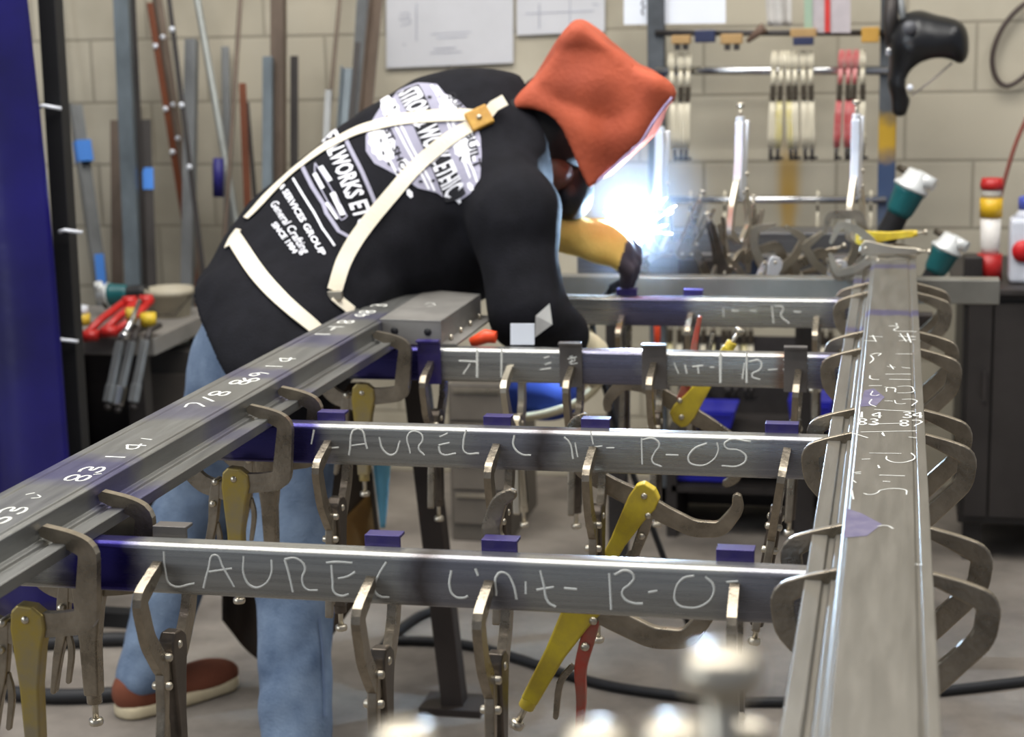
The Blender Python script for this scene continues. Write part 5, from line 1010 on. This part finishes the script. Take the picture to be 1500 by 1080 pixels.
# small loose things
c = empty('blue_cloth_bag', (-.7, 4.0, .62), 'blue cloth bag with a cream strap hanging below the third tube', 'bag')
bc_ = np.array(atY(795, 582, 3.95))
def bag_f(P): return ell(P, bc_, np.eye(3), (.10, .06, .055))+wr(P, 30, 60, 17)*.009
o = organic('bag_body', bag_f, bc_-.15, bc_+.15, .009, mat('royal_blue_cloth', (30, 58, 140), rough=.8, var=.2), c)
sub(c, MB().tube([Vector(p) for p in cr([tuple(atY(u, v, 3.88)) for u, v in ((862, 485), (880, 520), (878, 560), (845, 590), (800, 606), (760, 612))], 6)], .010, 8).build('bag_strap', m_cream))
for u0, u1, v0, v1, y, c_, lb in ((1014, 1070, 602, 628, 5.0, (40, 42, 170), 'blue parts bin on the floor shelf below the lower rod'), (1160, 1212, 588, 630, 5.0, (40, 42, 170), 'blue parts bin beside the right rail'), (985, 1060, 688, 706, 5.0, (40, 42, 170), 'flat blue bin on the lowest level')):
    a = atY(u0, v0, y); b = atY(u1, v1, y); o = MB().prism([(0, 0), (b.x-a.x, 0), (b.x-a.x+.012, a.z-b.z), (-.012, a.z-b.z)], .16, lambda x, yy, z: V(x, z, yy)).build('parts_bin', mat('bin_blue', (34, 36, 160), rough=.4)); o.location = (a.x, y+.08, b.z); tag(o, lb, 'bin', 'blue parts bins')
    sub(o, MB().box(((a.x+b.x)/2, y-.002, b.z+(a.z-b.z)*.8), (b.x-a.x, .006, .006)).build('bin_lip', mat('bin_blue', (34, 36, 160))))
sh = empty('low_shelf', (-.45, 5.1, 0), 'dark low shelf unit under the tool rack holding bins', 'shelf')
a = atY(985, 630, 5.0); b = atY(1225, 630, 5.0)
sub(sh, MB().box(((a.x+b.x)/2, 5.12, a.z-.015), (b.x-a.x, .3, .02)).build('shelf_board', m_dark)); sub(sh, MB().box(((a.x+b.x)/2, 5.12, atY(985, 706, 5.0).z-.012), (b.x-a.x, .3, .02)).build('shelf_board', m_dark)); sub(sh, MB().box(((a.x+b.x)/2, 5.26, .3), (b.x-a.x, .01, .5)).build('back_panel', m_dark))
for x in (a.x, b.x): sub(sh, MB().box((x, 5.12, a.z/2), (.03, .3, a.z)).build('side_panel', m_dark))
ck = empty('tool_chest', (atY(705, 600, 4.9).x, 5.05, 0), 'grey-brown tool chest seen below the third tube left of the bag', 'chest'); a = atY(655, 562, 4.85); b = atY(742, 562, 4.85)
sub(ck, MB().box(((a.x+b.x)/2, 5.05, a.z/2), (b.x-a.x, .4, a.z)).build('carcass', mat('brown_grey_paint', (92, 86, 78), rough=.5), bevel=.004))
for j in range(4): z = a.z*(.88-.22*j); dr = MB().box(((a.x+b.x)/2, 4.846, z), (b.x-a.x-.02, .01, a.z*.2)).build('drawer', mat('brown_grey_front', (102, 95, 86), rough=.5)); sub(ck, dr); sub(dr, MB().box(((a.x+b.x)/2, 4.838, z+a.z*.08), (b.x-a.x-.04, .008, .008)).build('drawer_pull', m_nickel))
a = atY(546, 640, 3.7)
o = sheet('blue_rag', lambda p, q: atY(543+(573-543)*p*(1-q*.75)+14*q, 655+118*q, 3.72+.012*math.sin(p*7)*(1-q)), 6, 12, .002, mat('pale_blue_cloth', (108, 168, 190), rough=.85)); tag(o, 'pale blue rag hanging to a point left of the trestle leg', 'rag')
# hoses on the floor
def hose(pts, lb, r=.012):
    P = [tuple(atZ(u, v, r)) for u, v in pts]; o = MB().tube([Vector(p) for p in cr(P, 8)], r, 8).build('floor_hose', m_black); tag(o, lb, 'hose')
hose([(572, 938), (640, 940), (700, 948), (760, 965), (830, 988), (900, 1006), (1000, 1020), (1100, 1028), (1250, 1025), (1400, 1010), (1500, 998), (1600, 985)], 'long black hose curving across the floor to the right edge')
hose([(560, 950), (575, 932), (610, 905), (640, 890), (680, 850)], 'black hose branching up behind the trestle leg')
hose([(20, 945), (100, 940), (180, 936), (260, 940)], 'black hose on the floor behind the left shoe, farther one', .018); hose([(10, 1015), (90, 1020), (180, 1016), (220, 1010)], 'black hose on the floor left of the shoe, nearer one', .018)
o = MB().tube([atY(1042, 1010, 1.4), atY(1043, 1018, 1.4), atY(1044, 1035, 1.4)], [.0006, .0009, .0005], 6).build('flying_spark', mat('spark_orange', (255, 140, 60), emit=((255, 120, 50), 3))); tag(o, 'single orange spark in mid air below the blurred clamp end', 'spark')
# ================================================================ the arc: plasma, spatter, fume puff added for the glow
ARC = atY(930, 345, 4.02)
m_arc = mat('arc_plasma', (255, 255, 255), emit=((214, 234, 255), 60)); m_sp = mat('spatter_glow', (255, 255, 255), emit=((225, 238, 255), 14)); m_sp2 = mat('spatter_orange', (255, 170, 120), emit=((255, 150, 110), 6))
ar = empty('welding_arc', ARC, 'blinding blue-white welding arc burning beside the yellow glove', 'welding arc'); 
def arc_f(P): 
    d = ell(P, np.array(ARC), np.eye(3), (.026, .02, .024)); 
    for k in range(9): 
        a = .3+k*.33; dd_ = np.array([math.cos(a), -.2, abs(math.sin(a))*1.0]); d = smin(d, cap(P, np.array(ARC), np.array(ARC)+dd_*(.035+.02*((k*37) % 5)/5), .010, .002), .012)
    return d
o = organic('plasma_core', arc_f, np.array(ARC)-.1, np.array(ARC)+.1, .005, m_arc, ar)
rs = random.Random(5); 
for k in range(26):
    a = rs.uniform(.1, math.pi-.1); r0 = rs.uniform(.03, .09); L_ = rs.uniform(.012, .04); d_ = V(math.cos(a)*1.15, rs.uniform(-.5, .3), math.sin(a)).normalized(); p = ARC+d_*r0
    e = MB().tube([p, p+d_*L_*.5, p+d_*L_+V(0, 0, -.002)], [.0012, .0026, .0008], 6).build('spatter_streak', m_sp if k % 5 else m_sp2); sub(ar, e)
vm = D.materials.new('arc_glow_fume'); vm.use_nodes = True; nt_ = vm.node_tree; nt_.nodes.remove(nt_.nodes['Principled BSDF']); vs_ = nt_.nodes.new('ShaderNodeVolumeScatter'); vs_.inputs['Density'].default_value = .9; vs_.inputs['Color'].default_value = (.75, .85, 1, 1)  # scattering puff added to spread the arc's glare as haze
tc = nt_.nodes.new('ShaderNodeTexCoord'); ln = nt_.nodes.new('ShaderNodeVectorMath'); ln.operation = 'LENGTH'; nt_.links.new(tc.outputs['Object'], ln.inputs[0]); mr = nt_.nodes.new('ShaderNodeMapRange'); mr.inputs['From Min'].default_value = 1; mr.inputs['From Max'].default_value = .1; mr.inputs['To Min'].default_value = 0; mr.inputs['To Max'].default_value = 1.1
nt_.links.new(ln.outputs['Value'], mr.inputs['Value']); nt_.links.new(mr.outputs[0], vs_.inputs['Density']); nt_.links.new(vs_.outputs[0], nt_.nodes['Material Output'].inputs['Volume'])
o = MB().ico((0, 0, 0), 1, 20).build('arc_glow_fume', vm); o.location = ARC+V(-.0, .05, .05); o.scale = (.19, .16, .22); tag(o, 'thin bluish fume puff added to spread the glow round the arc', 'fume', kind='stuff')
# ================================================================ camera, light
cd = D.cameras.new('camera'); cam = D.objects.new('camera', cd); COL.objects.link(cam)
cd.sensor_width = 36; cd.sensor_fit = 'HORIZONTAL'; cd.lens = 36*F/1500; cd.clip_start = .05
R3 = Matrix(np.column_stack([CM@np.array([1, 0, 0]), CM@np.array([0, -1, 0]), CM@np.array([0, 0, -1])]).tolist())
cam.matrix_world = Matrix.Translation(Vector(CP))@R3.to_4x4()
cd.dof.use_dof = True; cd.dof.focus_distance = 2.5; cd.dof.aperture_fstop = 5.0
bpy.context.scene.camera = cam
W = D.worlds.new('world'); bpy.context.scene.world = W; W.use_nodes = True
bg = W.node_tree.nodes['Background']; bg.inputs[0].default_value = (.80, .86, 1, 1); bg.inputs[1].default_value = .33
def area(name, loc, rot, sx, sy, e, col=(1, 1, 1)):
    l = D.lights.new(name, 'AREA'); l.shape = 'RECTANGLE'; l.size = sx; l.size_y = sy; l.energy = e; l.color = col
    o = D.objects.new(name, l); COL.objects.link(o); o.location = loc; o.rotation_euler = rot; return o
for y_ in (1.7, 2.57, 3.38, 4.1): area('ceiling_tube_light', (-1.1, y_, 3.9), (0, 0, 0), 3.4, .34, 58, (1, .97, .92))  # unseen rows, spaced so each cross tube's front edge catches a highlight
area('ceiling_tube_light', (1.8, 3.4, 3.9), (0, 0, 0), .3, 3.2, 50, (1, .97, .92))
area('left_cool_light', (-4.6, -.6, 2.6), (math.radians(68), 0, math.radians(-70)), 3.5, 2.5, 110, (.86, .93, 1))  # unseen cool light from the left; adds blue to the rail sides
ARC = atY(930, 345, 4.02)
pl = D.lights.new('welding_arc_light', 'POINT'); pl.energy = 52; pl.color = (.5, .72, 1); pl.shadow_soft_size = .012
po = D.objects.new('welding_arc_light', pl); COL.objects.link(po); po.location = ARC+V(0, -.02, .02)
s = bpy.context.scene; s.view_settings.view_transform = 'Standard'; s.view_settings.look = 'None'; s.view_settings.gamma = 1; s.view_settings.exposure = .0
try: s.view_settings.use_curve_mapping = False
except Exception: pass

for o_ in D.objects:
    if o_.parent is None and 'label' in o_ and not 4 <= len(o_['label'].split()) <= 16: print('MISS label', o_.name, len(o_['label'].split()), o_['label'])
